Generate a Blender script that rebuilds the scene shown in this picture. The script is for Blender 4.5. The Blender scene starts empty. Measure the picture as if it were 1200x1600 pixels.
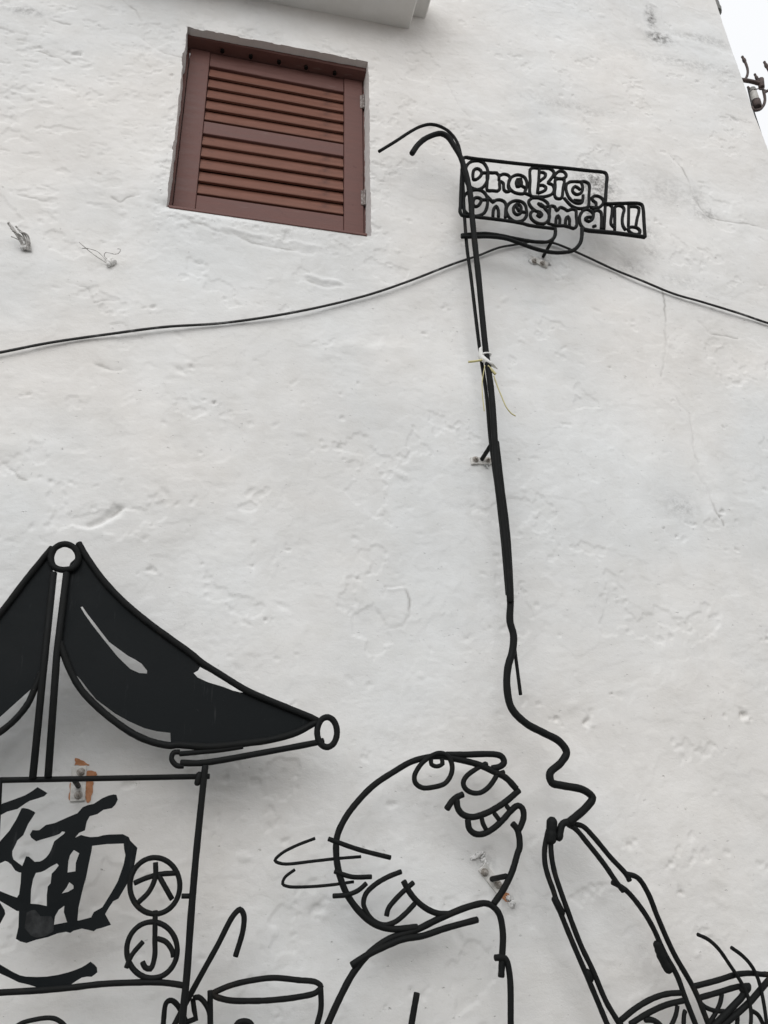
import bpy, bmesh, math, random
import numpy as np
from mathutils import Vector, Matrix, geometry
random.seed(5)
SC = bpy.context.scene
COL = SC.collection
# ------------------------------------------------------------------ camera
cam_d = bpy.data.cameras.new('camera'); cam = bpy.data.objects.new('camera', cam_d); COL.objects.link(cam)
cam_d.sensor_fit = 'VERTICAL'; cam_d.sensor_height = 24.0; cam_d.lens = 1250/1600*24.0
cam_d.clip_start = 0.05; cam_d.clip_end = 2000
WORN=[(-0.3972,1.4968),(-0.3877,1.5014),(-0.3776,1.5018),(-0.3628,1.4873),(-0.3373,1.4865),(-0.3284,1.4742),(-0.3275,1.4525),(-0.3438,1.4423),(-0.3660,1.4391),(-0.3794,1.4448),(-0.3970,1.4620)]
CABLE=[(-1.0095,3.1804),(-0.7789,3.2629),(-0.6271,3.3268),(-0.4176,3.3948),(-0.2358,3.4491),(-0.0199,3.5005),(0.2649,3.5936),(0.5365,3.7169),(0.7227,3.8185),(0.9250,3.9435),(1.0391,4.0084),(1.1377,4.0647),(1.2248,4.1016),(1.3095,4.1294),(1.3935,4.1387),(1.4628,4.1214),(1.5670,4.0806),(1.6865,4.0349),(1.8065,3.9890),(1.9686,3.9422),(2.0968,3.9149),(2.2932,3.8757),(2.4347,3.8494),(2.5979,3.8220)]
OPEN=[(-0.2896,5.1245),(0.5610,5.1180),(0.5689,4.0491),(-0.2708,4.0412)]
SHUT=[(-0.2656,5.1149),(0.5530,5.1001),(0.5509,4.1312),(-0.2673,4.1348)]
PAN1=[(-0.1735,5.0194),(0.4623,5.0062),(0.4627,4.6621),(-0.1727,4.6630)]
PAN2=[(-0.1772,4.5870),(0.4654,4.5862),(0.4632,4.2271),(-0.1751,4.2256)]
HEADB=[(-0.1204,5.1260),(0.0124,5.1210),(0.1452,5.1142),(0.2753,5.1087),(0.4143,5.1076)]
HINGE=[(0.5464,4.9524),(0.5486,4.3435)]
SILL=[(-0.2624,4.0462),(0.5341,4.0488)]
LEDGE=[(-0.0422,5.3955),(0.7806,5.4319),(0.7700,5.5152),(0.8674,5.5195)]
EDGE=[(2.6589,6.2059),(2.6562,6.1118),(2.6857,5.5613),(2.7015,5.2965),(2.7190,5.0861)]
INS_arm=[(2.7344,5.6315),(2.7778,5.6355),(2.8235,5.6364),(2.8820,5.6299)]
INS_a1=[(2.7658,5.6324),(2.7928,5.6716),(2.8099,5.7195),(2.8122,5.7748),(2.8001,5.8416)]
INS_a2=[(2.8630,5.6465),(2.8580,5.6740),(2.8516,5.7086)]
INS_a3=[(2.8789,5.6291),(2.8780,5.5648),(2.8716,5.5068),(2.8485,5.4524),(2.8104,5.4100),(2.7717,5.3993),(2.7687,5.4226)]
INS_a4=[(2.8771,5.5610),(2.9107,5.5872),(2.9585,5.6493),(2.9668,5.7312),(2.9552,5.7795),(2.9441,5.8357)]
INS_cl=[(2.8836,5.6734),(2.8718,5.5987)]
INS_cap=[(2.7886,5.5706),(2.8324,5.5888)]
LAMP=[(2.8053,5.5819),(2.8057,5.5467),(2.8064,5.4768),(2.7995,5.4301)]
WIRE=[(2.7778,5.5856),(2.7712,5.4336),(2.7725,5.3790),(2.7807,5.1664),(2.7954,4.9125),(2.7779,4.5455)]
WIRE2=[(2.7967,5.5444),(2.8336,5.5572),(2.8792,5.5580)]
SPOUT=[(2.6860,6.3538),(2.7023,6.2471),(2.7012,6.1995)]
PXM_INS=0.00366
RIB_W=[(0.9598,3.4207),(0.9599,3.3840),(0.9793,3.3562),(0.9996,3.3406),(1.0214,3.3301)]
RIB_Y=[(1.0042,3.2962),(1.0146,3.2588),(1.0267,3.2103),(1.0434,3.1571),(1.0627,3.1362),(1.0788,3.1276)]
RIB_Y2=[(0.9053,3.3463),(0.9323,3.3528),(0.9624,3.3627)]
RIB_Y3=[(0.9715,3.3397),(0.9576,3.2722),(0.9518,3.2128),(0.9528,3.1322)]
RIB_K=[(0.9724,3.3992),(0.9883,3.3952),(1.0037,3.3850)]
RIB_L=[(0.9834,3.3385),(1.0005,3.3166),(1.0128,3.3032)]
STUB=[(-0.7763,3.7541),(-0.4639,3.7303)]
S1=[(-0.7674,3.7292),(-0.7907,3.7649),(-0.8309,3.8071)]
S1b=[(-0.7758,3.7553),(-0.7941,3.7582),(-0.8097,3.7432)]
S2a=[(-0.4739,3.7185),(-0.5249,3.7376),(-0.5739,3.7600)]
S2b=[(-0.4750,3.7276),(-0.5085,3.7559),(-0.5377,3.7477),(-0.5614,3.7344)]
S2c=[(-0.4707,3.7314),(-0.4869,3.7503),(-0.4804,3.7546),(-0.4636,3.7512),(-0.4492,3.7475),(-0.4301,3.7446),(-0.4245,3.7580),(-0.4364,3.7591)]
PATCH=[(-0.3575,1.8955),(-0.3390,1.8910),(-0.3132,1.8768),(-0.3160,1.8752),(-0.3551,1.8766)]
PATCH2=[(-0.3185,1.8594),(-0.2930,1.8587),(-0.2876,1.8512),(-0.2972,1.8317),(-0.2967,1.7960),(-0.2975,1.7784),(-0.3044,1.7681),(-0.3132,1.7799),(-0.3181,1.8317)]
PATCH3=[(-0.3626,1.8257),(-0.3544,1.8257),(-0.3492,1.7742),(-0.3584,1.7772)]
PATCH4=[(0.9489,1.5035),(0.9657,1.4989),(0.9738,1.4799),(0.9637,1.4760),(0.9540,1.4763),(0.9427,1.4870)]
GRIME=[(2.365, 5.584, 0.32, 0.05, 0.3), (1.603, 5.078, 0.28, 0.04, 0.22), (2.053, 4.592, 0.15, 0.12, 0.22), (1.782, 4.071, 0.1, 0.05, 0.35), (2.021, 4.036, 0.12, 0.04, 0.25), (2.199, 5.914, 0.03, 0.09, 1.0), (2.22, 5.761, 0.07, 0.05, 1.0), (2.51, 5.821, 0.22, 0.04, 0.35), (1.684, 4.567, 0.1, 0.1, 1.0), (1.628, 4.418, 0.05, 0.1, 0.8), (2.254, 4.486, 0.07, 0.04, 0.55), (2.223, 4.563, 0.05, 0.1, 0.3), (1.814, 2.868, 0.07, 0.05, 0.35), (1.901, 4.301, 0.06, 0.05, 0.4), (1.898, 4.185, 0.05, 0.05, 0.3), (1.079, 4.397, 0.03, 0.05, 0.4), (-0.963, 5.031, 0.1, 0.03, 0.4), (1.35, 4.054, 0.05, 0.03, 0.5), (1.294, 4.044, 0.04, 0.03, 0.4), (0.892, 1.594, 0.04, 0.03, 0.4), (0.968, 1.483, 0.04, 0.04, 0.35)]
CRACKS=[([(-0.4605,4.9904),(-0.4151,4.9485),(-0.3686,4.9237),(-0.2870,4.9125)],0.010,-0.006),
([(-1.0453,4.8953),(-0.9921,4.8821),(-0.9287,4.8878)],0.006,-0.004),
([(-0.4056,2.6357),(-0.3681,2.6615),(-0.3170,2.7004)],0.012,-0.026),
([(2.0756,3.8091),(2.1149,3.7619),(2.1774,3.7495),(2.2586,3.7466)],0.006,-0.005),
([(1.8887,3.3859),(1.8946,3.3517),(1.9350,3.3246),(1.9353,3.2467),(1.9325,3.1548),(1.9339,3.0860)],0.005,-0.004),
([(1.9227,3.0290),(1.9539,2.9647),(1.9658,2.8799),(1.9939,2.8062)],0.006,-0.006),
([(1.9264,3.9660),(1.9140,3.8035),(1.8795,3.6438),(1.8340,3.4889)],0.005,-0.003),
([(2.1276,4.8510),(2.1754,4.7783),(2.2002,4.6632),(2.2092,4.5808),(2.2613,4.4874),(2.3446,4.4621),(2.4892,4.4684),(2.5947,4.4548)],0.012,-0.005),
([(-0.2669,4.0250),(-0.0985,3.9724),(0.1347,3.9574),(0.3471,3.9509)],0.010,0.006),
([(-0.2009,3.9870),(0.0841,3.9215),(0.3209,3.9125)],0.012,-0.006),
([(0.2965,3.7989),(0.3625,3.7802),(0.4287,3.7810)],0.012,0.010),
([(0.2970,3.7729),(0.3628,3.7574),(0.4420,3.7635)],0.010,-0.008),
([(-0.6048,3.6155),(-0.5221,3.5927),(-0.5027,3.5274),(-0.4602,3.5546),(-0.4256,3.5539)],0.005,-0.004),
([(-0.4600,3.2633),(-0.4254,3.2512),(-0.3701,3.2527)],0.008,-0.006),
([(0.9624,5.0760),(1.0044,4.9545),(1.0632,4.8609)],0.006,-0.003),
([(1.2938,4.3617),(1.3863,4.3408)],0.005,-0.003),
([(0.9197,4.8694),(1.2439,4.8820),(1.4883,4.9835),(1.7287,4.9735)],0.030,-0.004),
([(-0.7165,2.8500),(-0.6716,2.8181),(-0.6269,2.7864)],0.008,-0.004),
([(-0.7242,2.8976),(-0.6483,2.9296),(-0.5420,2.9029)],0.030,0.004),
([(0.3665,3.4276),(0.4554,3.4695),(0.5587,3.4681),(0.6642,3.4976)],0.030,0.005),
([(2.0666,6.0262),(2.0727,5.8135),(2.3012,5.7733),(2.5756,5.7442)],0.030,0.006),
([(-0.5816,5.2226),(-0.5206,5.1749),(-0.4796,5.1000)],0.008,-0.003),
([(-0.8774,4.8014),(-0.7974,4.7833),(-0.7432,4.7660)],0.008,-0.004),
([(-0.8539,5.0041),(-0.7729,4.9941)],0.008,-0.004),
([(-0.4924,4.0488),(-0.4546,4.0394),(-0.3974,4.0845)],0.006,-0.004),
([(-0.8317,3.9983),(-0.7603,3.9895),(-0.7177,3.9879)],0.008,-0.005),
([(-0.3433,4.6052),(-0.3136,4.4787),(-0.3253,4.2563),(-0.3468,4.0774)],0.020,0.004),
([(0.6240,5.1215),(0.6517,4.7844),(0.6272,4.3065)],0.020,0.003),
([(0.5864,2.4460),(0.5963,2.4815),(0.6610,2.4897),(0.6783,2.4506),(0.6807,2.3812),(0.6566,2.3391),(0.6000,2.3323),(0.5741,2.3878)],0.006,-0.004),
([(0.6007,2.4747),(0.6676,2.4782)],0.005,0.006)]
PITS=[(-0.033, 3.15, 0.02, 0.012), (-0.198, 2.495, 0.02, 0.01), (0.253, 2.591, 0.014, 0.008), (0.136, 2.526, 0.012, 0.007), (0.787, 3.577, 0.018, 0.007), (-0.665, 3.11, 0.015, 0.007), (-0.485, 2.787, 0.02, 0.006), (-0.285, 3.545, 0.02, 0.01), (0.501, 2.5, 0.012, 0.01), (1.596, 3.508, 0.012, 0.01), (1.914, 2.057, 0.03, 0.018), (1.302, 2.025, 0.02, 0.014), (1.189, 2.034, 0.02, 0.012), (1.405, 2.122, 0.008, 0.012), (2.088, 2.343, 0.02, 0.01), (0.77, 1.445, 0.02, 0.008), (1.565, 1.486, 0.014, 0.014), (1.543, 1.572, 0.02, 0.01), (1.403, 1.632, 0.02, 0.008), (0.431, 3.009, 0.02, 0.006), (0.506, 3.297, 0.015, 0.006), (-0.124, 3.292, 0.02, 0.007), (-0.724, 4.823, 0.03, 0.008), (-0.712, 4.826, 0.008, 0.008), (-0.655, 5.02, 0.008, 0.01), (-0.555, 4.166, 0.01, 0.01), (0.186, 2.337, 0.012, 0.01), (2.092, 3.269, 0.01, 0.012), (2.001, 2.868, 0.02, 0.012), (2.029, 2.704, 0.018, 0.008), (1.718, 2.77, 0.01, 0.008), (1.768, 2.741, 0.01, 0.008), (1.629, 5.153, 0.012, 0.01), (2.398, 5.452, 0.02, 0.01), (1.967, 4.392, 0.02, 0.01), (-0.453, 1.624, 0.02, 0.01), (-0.422, 2.374, 0.02, 0.01), (0.271, 1.658, 0.02, 0.008), (0.37, 1.474, 0.03, 0.012)]
LUMPS=[(0.8888,1.6011),(0.8789,1.6105),(0.8963,1.5881),(0.9679,1.4852),(0.9794,1.4724),(0.8659,1.6052),(1.3783,4.0330),(1.2949,4.0226),(1.0056,2.9842)]
CAM_M=[[0.976267, -0.069224, -0.205211], [-0.215739, -0.393867, -0.893491], [-0.018975, 0.916557, -0.399453]]
cam.matrix_world = Matrix.Translation((0, -2.6, 1.6)) @ Matrix(CAM_M).to_4x4()
SC.camera = cam
# ------------------------------------------------------------------ sky and sun: bright overcast
SUN_EL, SUN_AZ = 34.0, -22.0        # azimuth measured from the street side (-y), minus is to the left
w = bpy.data.worlds.new('World'); SC.world = w; w.use_nodes = True
nt = w.node_tree; nt.nodes.clear()
sky = nt.nodes.new('ShaderNodeTexSky'); sky.sky_type = 'NISHITA'; sky.sun_disc = False
sky.sun_elevation = math.radians(SUN_EL); sky.sun_rotation = math.radians(180 + SUN_AZ); sky.dust_density = 4.0
tc = nt.nodes.new('ShaderNodeTexCoord'); sep = nt.nodes.new('ShaderNodeSeparateXYZ')
nt.links.new(tc.outputs['Generated'], sep.inputs[0])
mr = nt.nodes.new('ShaderNodeMapRange'); nt.links.new(sep.outputs['Z'], mr.inputs[0])
for i, v in zip((1, 2, 3, 4), (0.0, 1.0, 0.85, 1.0)): mr.inputs[i].default_value = v
cloud = nt.nodes.new('ShaderNodeVectorMath'); cloud.operation = 'SCALE'; cloud.inputs[0].default_value = (9.75, 9.85, 10.0)
nt.links.new(mr.outputs[0], cloud.inputs['Scale'])
mx = nt.nodes.new('ShaderNodeMix'); mx.data_type = 'RGBA'; mx.inputs['Factor'].default_value = 0.93
nt.links.new(sky.outputs[0], mx.inputs['A']); nt.links.new(cloud.outputs[0], mx.inputs['B'])
bg = nt.nodes.new('ShaderNodeBackground'); bg.inputs['Strength'].default_value = 0.1
nt.links.new(mx.outputs['Result'], bg.inputs['Color'])
wo = nt.nodes.new('ShaderNodeOutputWorld'); nt.links.new(bg.outputs[0], wo.inputs[0])
sl = bpy.data.lights.new('sun', 'SUN'); sl.energy = 1.3; sl.angle = math.radians(50); sl.color = (1.0, 0.992, 0.985)
so = bpy.data.objects.new('sun', sl); COL.objects.link(so)
e, az = math.radians(SUN_EL), math.radians(SUN_AZ)
sd = Vector((math.sin(az)*math.cos(e), -math.cos(az)*math.cos(e), math.sin(e)))
so.rotation_euler = sd.to_track_quat('Z', 'Y').to_euler()
vs = SC.view_settings; vs.view_transform = 'Standard'; vs.look = 'None'; vs.exposure = 0.13; vs.gamma = 1.0; vs.use_curve_mapping = False

# ------------------------------------------------------------------ materials
def mat(name, col, rough=0.6, spec=0.5, metal=0.0):
    m = bpy.data.materials.new(name); m.use_nodes = True
    b = m.node_tree.nodes['Principled BSDF']
    b.inputs['Base Color'].default_value = (*col, 1); b.inputs['Roughness'].default_value = rough
    b.inputs['Specular IOR Level'].default_value = spec; b.inputs['Metallic'].default_value = metal
    return m
def N(m, t, **k):
    n = m.node_tree.nodes.new(t)
    for a, v in k.items(): setattr(n, a, v)
    return n
def noisy(m, c1, c2, scale, lo=.4, hi=.6, detail=6, bump=0, bscale=None, bdist=.002, rough=None, stretch=None):
    L = m.node_tree.links.new; b = m.node_tree.nodes['Principled BSDF']
    t = N(m, 'ShaderNodeTexCoord'); src = t.outputs['Object']
    if stretch:
        mp = N(m, 'ShaderNodeMapping'); mp.inputs['Scale'].default_value = stretch; L(src, mp.inputs[0]); src = mp.outputs[0]
    n = N(m, 'ShaderNodeTexNoise'); n.inputs['Scale'].default_value = scale; n.inputs['Detail'].default_value = detail; n.inputs['Roughness'].default_value = .65
    L(src, n.inputs['Vector'])
    r = N(m, 'ShaderNodeValToRGB'); r.color_ramp.elements[0].position = lo; r.color_ramp.elements[1].position = hi
    r.color_ramp.elements[0].color = (*c1, 1); r.color_ramp.elements[1].color = (*c2, 1)
    L(n.outputs['Fac'], r.inputs[0]); L(r.outputs[0], b.inputs['Base Color'])
    if rough:
        q = N(m, 'ShaderNodeMapRange'); q.inputs[1].default_value = .35; q.inputs[2].default_value = .65; q.inputs[3].default_value, q.inputs[4].default_value = rough
        L(n.outputs['Fac'], q.inputs[0]); L(q.outputs[0], b.inputs['Roughness'])
    if bump:
        n2 = N(m, 'ShaderNodeTexNoise'); n2.inputs['Scale'].default_value = bscale or scale*4; n2.inputs['Detail'].default_value = 4
        L(src, n2.inputs['Vector'])
        bp = N(m, 'ShaderNodeBump'); bp.inputs['Strength'].default_value = bump; bp.inputs['Distance'].default_value = bdist
        L(n2.outputs['Fac'], bp.inputs['Height']); L(bp.outputs[0], b.inputs['Normal'])
    return m
M_STEEL = noisy(mat('black_painted_steel', (.012,.013,.014), .5, .14), (.0055,.0065,.0068), (.0115,.012,.0115), 26, .35, .7, 8, .5, 240, .0012, (.55,.8))
def wear(m, scale, lo, hi, col, stretch=(1,1,1), rot=(0,0,0)):
    L = m.node_tree.links.new; b = m.node_tree.nodes['Principled BSDF']; src = b.inputs['Base Color'].links[0].from_socket
    t = N(m, 'ShaderNodeTexCoord'); mp = N(m, 'ShaderNodeMapping'); mp.inputs['Scale'].default_value = stretch; mp.inputs['Rotation'].default_value = rot; L(t.outputs['Object'], mp.inputs[0])
    n = N(m, 'ShaderNodeTexNoise'); n.inputs['Scale'].default_value = scale; n.inputs['Detail'].default_value = 8; n.inputs['Roughness'].default_value = .7; L(mp.outputs[0], n.inputs['Vector'])
    q = N(m, 'ShaderNodeMapRange'); L(n.outputs['Fac'], q.inputs[0])
    for i, v in zip((1,2,3,4), (lo,hi,0,1)): q.inputs[i].default_value = v
    x = N(m, 'ShaderNodeMix'); x.data_type = 'RGBA'; L(q.outputs[0], x.inputs['Factor']); L(src, x.inputs['A']); x.inputs['B'].default_value = (*col, 1); L(x.outputs['Result'], b.inputs['Base Color'])
    return m
wear(M_STEEL, 60, .68, .74, (.09,.085,.08)); wear(M_STEEL, 9, .60, .72, (.028,.022,.018))
M_PLATE = noisy(mat('black_painted_sheet', (.012,.014,.016), .5, .12), (.0045,.0062,.0072), (.0085,.0105,.0115), 7, .3, .75, 10, .25, 300, .0008, (.5,.7))
M_WORN = noisy(mat('worn_grey_steel', (.03,.03,.03), .7, .2), (.012,.013,.014), (.034,.036,.037), 24, .4, .62, 9)
M_ZINC = noisy(mat('limewashed_bracket', (.55,.54,.5), .6), (.44,.43,.41), (.7,.69,.66), 45, .3, .6, 6, .5, 160, .002)
M_BOLT = noisy(mat('bolt_steel', (.4,.39,.37), .35, .6, .25), (.2,.17,.14), (.5,.48,.45), 90, .35, .65, 4)
M_WOOD = noisy(mat('brown_painted_wood', (.17,.075,.058), .5, .22), (.13,.062,.053), (.17,.087,.076), 14, .3, .7, 9, .35, 90, .0015, (.4,.62), stretch=(.35,1,3))
M_SLAT = noisy(mat('brown_painted_louvre', (.19,.085,.06), .5, .22), (.152,.068,.048), (.21,.097,.070), 17, .3, .7, 9, .35, 90, .0015, (.4,.62), stretch=(.35,1,3))
M_HINGE = noisy(mat('hinge_metal', (.3,.28,.26), .6, .3, .2), (.16,.13,.12), (.36,.33,.31), 80)
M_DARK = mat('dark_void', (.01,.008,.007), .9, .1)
M_CABLE = noisy(mat('cable_rubber', (.02,.02,.02), .7), (.012,.012,.012), (.13,.13,.13), 9, .56, .66, 10)
M_PLASTIC = mat('white_plastic', (.75,.75,.73), .45)
M_YELLOW = mat('yellow_string', (.55,.5,.25), .7)
M_BROWN = noisy(mat('brown_bracket_iron', (.06,.04,.034), .7), (.045,.032,.03), (.085,.058,.05), 40)
M_STUBW = noisy(mat('limewashed_wire', (.3,.29,.27), .8), (.14,.13,.12), (.62,.61,.59), 60, .36, .56, 6)
M_GREY = noisy(mat('grey_cap', (.17,.17,.16), .6), (.13,.13,.12), (.2,.2,.19), 30)
M_LAMPW = noisy(mat('lamp_shell', (.42,.41,.38), .5), (.36,.35,.32), (.48,.47,.44), 30)
M_PRIMER = noisy(mat('bare_primer', (.45,.2,.1), .9, .2), (.36,.16,.075), (.5,.25,.14), 60, .35, .65, 8, .6, 200, .002)
M_GROUND = noisy(mat('worn_lane_concrete', (.15,.15,.14), .9), (.2,.198,.19), (.27,.267,.255), 3, bump=.4, bscale=80)
M_PAVE = noisy(mat('concrete_paving', (.25,.24,.22), .85), (.2,.19,.18), (.29,.28,.26), 4, bump=.3, bscale=60)

wear(M_PLATE, 9, .60, .78, (.040,.042,.043), (3,1,.35), (0,.1,0)); wear(M_PLATE, 70, .70, .75, (.12,.12,.12))
wear(M_WOOD, 22, .62, .72, (.2,.135,.12), (.3,1,2.4)); wear(M_WOOD, 16, .64, .75, (.07,.038,.033)); wear(M_SLAT, 22, .62, .72, (.22,.14,.115), (.3,1,2.4)); wear(M_SLAT, 7, .58, .70, (.10,.05,.04))
# wall plaster: limewash over old render
M_WALL = mat('limewashed_plaster', (.79,.78,.755), .9, .25)
def wall_nodes(m, grime=True):
    L = m.node_tree.links.new; b = m.node_tree.nodes['Principled BSDF']
    t = N(m, 'ShaderNodeTexCoord'); O = t.outputs['Object']
    def noise(s, d=6, r=.6, vec=O, dist=0):
        n = N(m, 'ShaderNodeTexNoise'); n.inputs['Scale'].default_value = s; n.inputs['Detail'].default_value = d
        n.inputs['Roughness'].default_value = r; n.inputs['Distortion'].default_value = dist; L(vec, n.inputs['Vector']); return n.outputs['Fac']
    def ramp(f, p0, c0, p1, c1):
        r = N(m, 'ShaderNodeValToRGB'); r.color_ramp.elements[0].position = p0; r.color_ramp.elements[1].position = p1
        r.color_ramp.elements[0].color = (*c0, 1); r.color_ramp.elements[1].color = (*c1, 1); L(f, r.inputs[0]); return r.outputs[0]
    def mix(mode, f, a, c):
        x = N(m, 'ShaderNodeMix'); x.data_type = 'RGBA'; x.blend_type = mode
        if isinstance(f, float): x.inputs['Factor'].default_value = f
        else: L(f, x.inputs['Factor'])
        L(a, x.inputs['A'])
        if isinstance(c, tuple): x.inputs['B'].default_value = (*c, 1)
        else: L(c, x.inputs['B'])
        return x.outputs['Result']
    c = ramp(noise(1.6, 8, .6, dist=.6), .34, (.715,.712,.70), .64, (.80,.797,.785))
    c = mix('MULTIPLY', 1.0, c, ramp(noise(.9, 4, .5, dist=.3), .38, (1,.985,.97), .62, (.965,.985,1.0)))
    c = mix('MULTIPLY', 1.0, c, ramp(noise(9, 8, .65), .32, (.945,.94,.93), .6, (1,1,1)))
    # thin scuffs and hair cracks in the wash
    mp = N(m, 'ShaderNodeMapping'); mp.inputs['Scale'].default_value = (1, 1, 1.7); mp.inputs['Rotation'].default_value = (0, .35, 0); L(O, mp.inputs[0])
    sc = noise(11, 12, .72, mp.outputs[0], .4)
    c = mix('MULTIPLY', 1.0, c, ramp(sc, .285, (.62,.61,.59), .335, (1,1,1)))
    sp = noise(52, 3, .6, mp.outputs[0])
    c = mix('MULTIPLY', 1.0, c, ramp(sp, .205, (.6,.59,.57), .245, (1,1,1)))
    if grime:
        at = N(m, 'ShaderNodeAttribute'); at.attribute_name = 'grime'
        g = N(m, 'ShaderNodeMath', operation='MULTIPLY'); L(at.outputs['Fac'], g.inputs[0])
        gs = N(m, 'ShaderNodeMapRange'); L(noise(34, 10, .75), gs.inputs[0])
        for i, v in zip((1,2,3,4), (.42,.60,0,1.0)): gs.inputs[i].default_value = v
        L(gs.outputs[0], g.inputs[1])
        c = mix('MIX', g.outputs[0], c, (.085,.082,.078))
        soft = N(m, 'ShaderNodeMath', operation='MULTIPLY'); L(at.outputs['Fac'], soft.inputs[0]); soft.inputs[1].default_value = .16
        c = mix('MIX', soft.outputs[0], c, (.3,.29,.28))
        ca = N(m, 'ShaderNodeAttribute'); ca.attribute_name = 'crack'
        cm = N(m, 'ShaderNodeMath', operation='MULTIPLY'); L(ca.outputs['Fac'], cm.inputs[0]); cm.inputs[1].default_value = .62
        c = mix('MIX', cm.outputs[0], c, (.26,.25,.235))
    L(c, b.inputs['Base Color'])
    # fine relief
    h1 = noise(70, 6, .65, mp.outputs[0]); h2 = noise(26, 5, .6, mp.outputs[0], .5); h3 = noise(190, 3, .6)
    a1 = N(m, 'ShaderNodeMath', operation='MULTIPLY_ADD'); L(h2, a1.inputs[0]); a1.inputs[1].default_value = 1.5; L(h1, a1.inputs[2])
    a2 = N(m, 'ShaderNodeMath', operation='MULTIPLY_ADD'); L(h3, a2.inputs[0]); a2.inputs[1].default_value = .5; L(a1.outputs[0], a2.inputs[2])
    # small pits
    pr = N(m, 'ShaderNodeMapRange'); L(sp, pr.inputs[0])
    for i, v in zip((1,2,3,4), (.22,.31,-3.2,0)): pr.inputs[i].default_value = v
    a3 = N(m, 'ShaderNodeMath', operation='ADD'); L(a2.outputs[0], a3.inputs[0]); L(pr.outputs[0], a3.inputs[1])
    bp = N(m, 'ShaderNodeBump'); bp.inputs['Strength'].default_value = 1.0; bp.inputs['Distance'].default_value = WALL_BUMP
    L(a3.outputs[0], bp.inputs['Height']); L(bp.outputs[0], b.inputs['Normal'])
WALL_BUMP = .0007
wall_nodes(M_WALL)
M_WALLP = mat('limewashed_plaster_trim', (.76,.75,.73), .9, .25); wall_nodes(M_WALLP, False)

# ------------------------------------------------------------------ helpers
def link(name, bm, m, parent=None, smooth=False):
    me = bpy.data.meshes.new(name); bmesh.ops.recalc_face_normals(bm, faces=bm.faces[:]); bm.to_mesh(me); bm.free()
    o = bpy.data.objects.new(name, me); COL.objects.link(o); me.materials.append(m)
    if smooth: me.shade_smooth()
    if parent is not None: o.parent = parent
    return o
def tag(o, label, cat, group=None):
    o['label'] = label; o['category'] = cat
    if group: o['group'] = group
    return o
def thing(name, loc, label, cat, group=None):
    o = bpy.data.objects.new(name, None); COL.objects.link(o); o.location = loc; o.empty_display_size = .1
    return tag(o, label, cat, group)
def keep(o, parent):
    """parent without moving: vertices are in world space"""
    o.parent = parent; o.matrix_parent_inverse = Matrix.Translation(-Vector(parent.location)); return o
def spline(p, closed=False, n=6):
    p = [np.array(q, float) for q in p]; k = len(p)
    if k < 3: return p
    out = []
    for i in range(k if closed else k-1):
        p1, p2 = p[i], p[(i+1) % k]
        p0 = p[i-1] if (closed or i > 0) else 2*p1-p2
        p3 = p[(i+2) % k] if (closed or i+2 < k) else 2*p2-p1
        # centripetal Catmull-Rom
        t = [0.0]
        for a, b in ((p0,p1),(p1,p2),(p2,p3)): t.append(t[-1]+max(np.linalg.norm(b-a),1e-6)**.5)
        L = np.linalg.norm(p2-p1); m = max(2, min(n, int(L/.008)+1))
        for s in range(m):
            u = t[1]+(t[2]-t[1])*s/m
            A1=(t[1]-u)/(t[1]-t[0])*p0+(u-t[0])/(t[1]-t[0])*p1; A2=(t[2]-u)/(t[2]-t[1])*p1+(u-t[1])/(t[2]-t[1])*p2
            A3=(t[3]-u)/(t[3]-t[2])*p2+(u-t[2])/(t[3]-t[2])*p3
            B1=(t[2]-u)/(t[2]-t[0])*A1+(u-t[0])/(t[2]-t[0])*A2; B2=(t[3]-u)/(t[3]-t[1])*A2+(u-t[1])/(t[3]-t[1])*A3
            out.append((t[2]-u)/(t[2]-t[1])*B1+(u-t[1])/(t[2]-t[1])*B2)
    if not closed: out.append(p[-1])
    return out
def tube(bm, pts, r, closed=False, seg=10, cap=True, r_end=None):
    pts = [Vector(p) for p in pts]; k = len(pts)
    d = []
    for i in range(k):
        a = pts[i-1] if (closed or i > 0) else pts[i]; b = pts[(i+1) % k] if (closed or i < k-1) else pts[i]
        v = b-a; d.append(v.normalized() if v.length > 1e-9 else Vector((0,0,1)))
    up = Vector((0,1,0)) if abs(d[0].y) < .9 else Vector((1,0,0))
    nrm = (up - d[0]*up.dot(d[0])).normalized(); rings = []
    def ring(c, dr, nn, rr):
        s = dr.cross(nn); return [bm.verts.new(c + (nn*math.cos(2*math.pi*j/seg)+s*math.sin(2*math.pi*j/seg))*rr) for j in range(seg)]
    ch = r*.22
    for i in range(k):
        nrm = (nrm - d[i]*nrm.dot(d[i])).normalized()
        rr = r if r_end is None else r+(r_end-r)*i/(k-1)
        if not closed and cap and i == 0: rings.append(ring(pts[0], d[0], nrm, rr-ch)); rings.append(ring(pts[0]+d[0]*ch, d[0], nrm, rr)); continue
        if not closed and cap and i == k-1: rings.append(ring(pts[i]-d[i]*ch, d[i], nrm, rr)); rings.append(ring(pts[i], d[i], nrm, rr-ch)); continue
        # mitre
        f = 1.0
        if 0 < i < k-1:
            c = (pts[i]-pts[i-1]).normalized().dot(d[i]); f = 1.0/max(c, .75) if c < .97 else 1.0
        rings.append(ring(pts[i], d[i], nrm, rr*min(f, 1.15)*random.uniform(.965, 1.035)))
    R = len(rings)
    for i in range(R if closed else R-1):
        a, b = rings[i], rings[(i+1) % R]
        off = 0
        if closed and i == R-1:
            off = min(range(seg), key=lambda o: sum((a[j].co-b[(j+o) % seg].co).length for j in range(seg)))
        for j in range(seg): bm.faces.new((a[j], a[(j+1) % seg], b[(j+1+off) % seg], b[(j+off) % seg]))
    if not closed: bm.faces.new(rings[0][::-1]); bm.faces.new(rings[-1])
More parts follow.
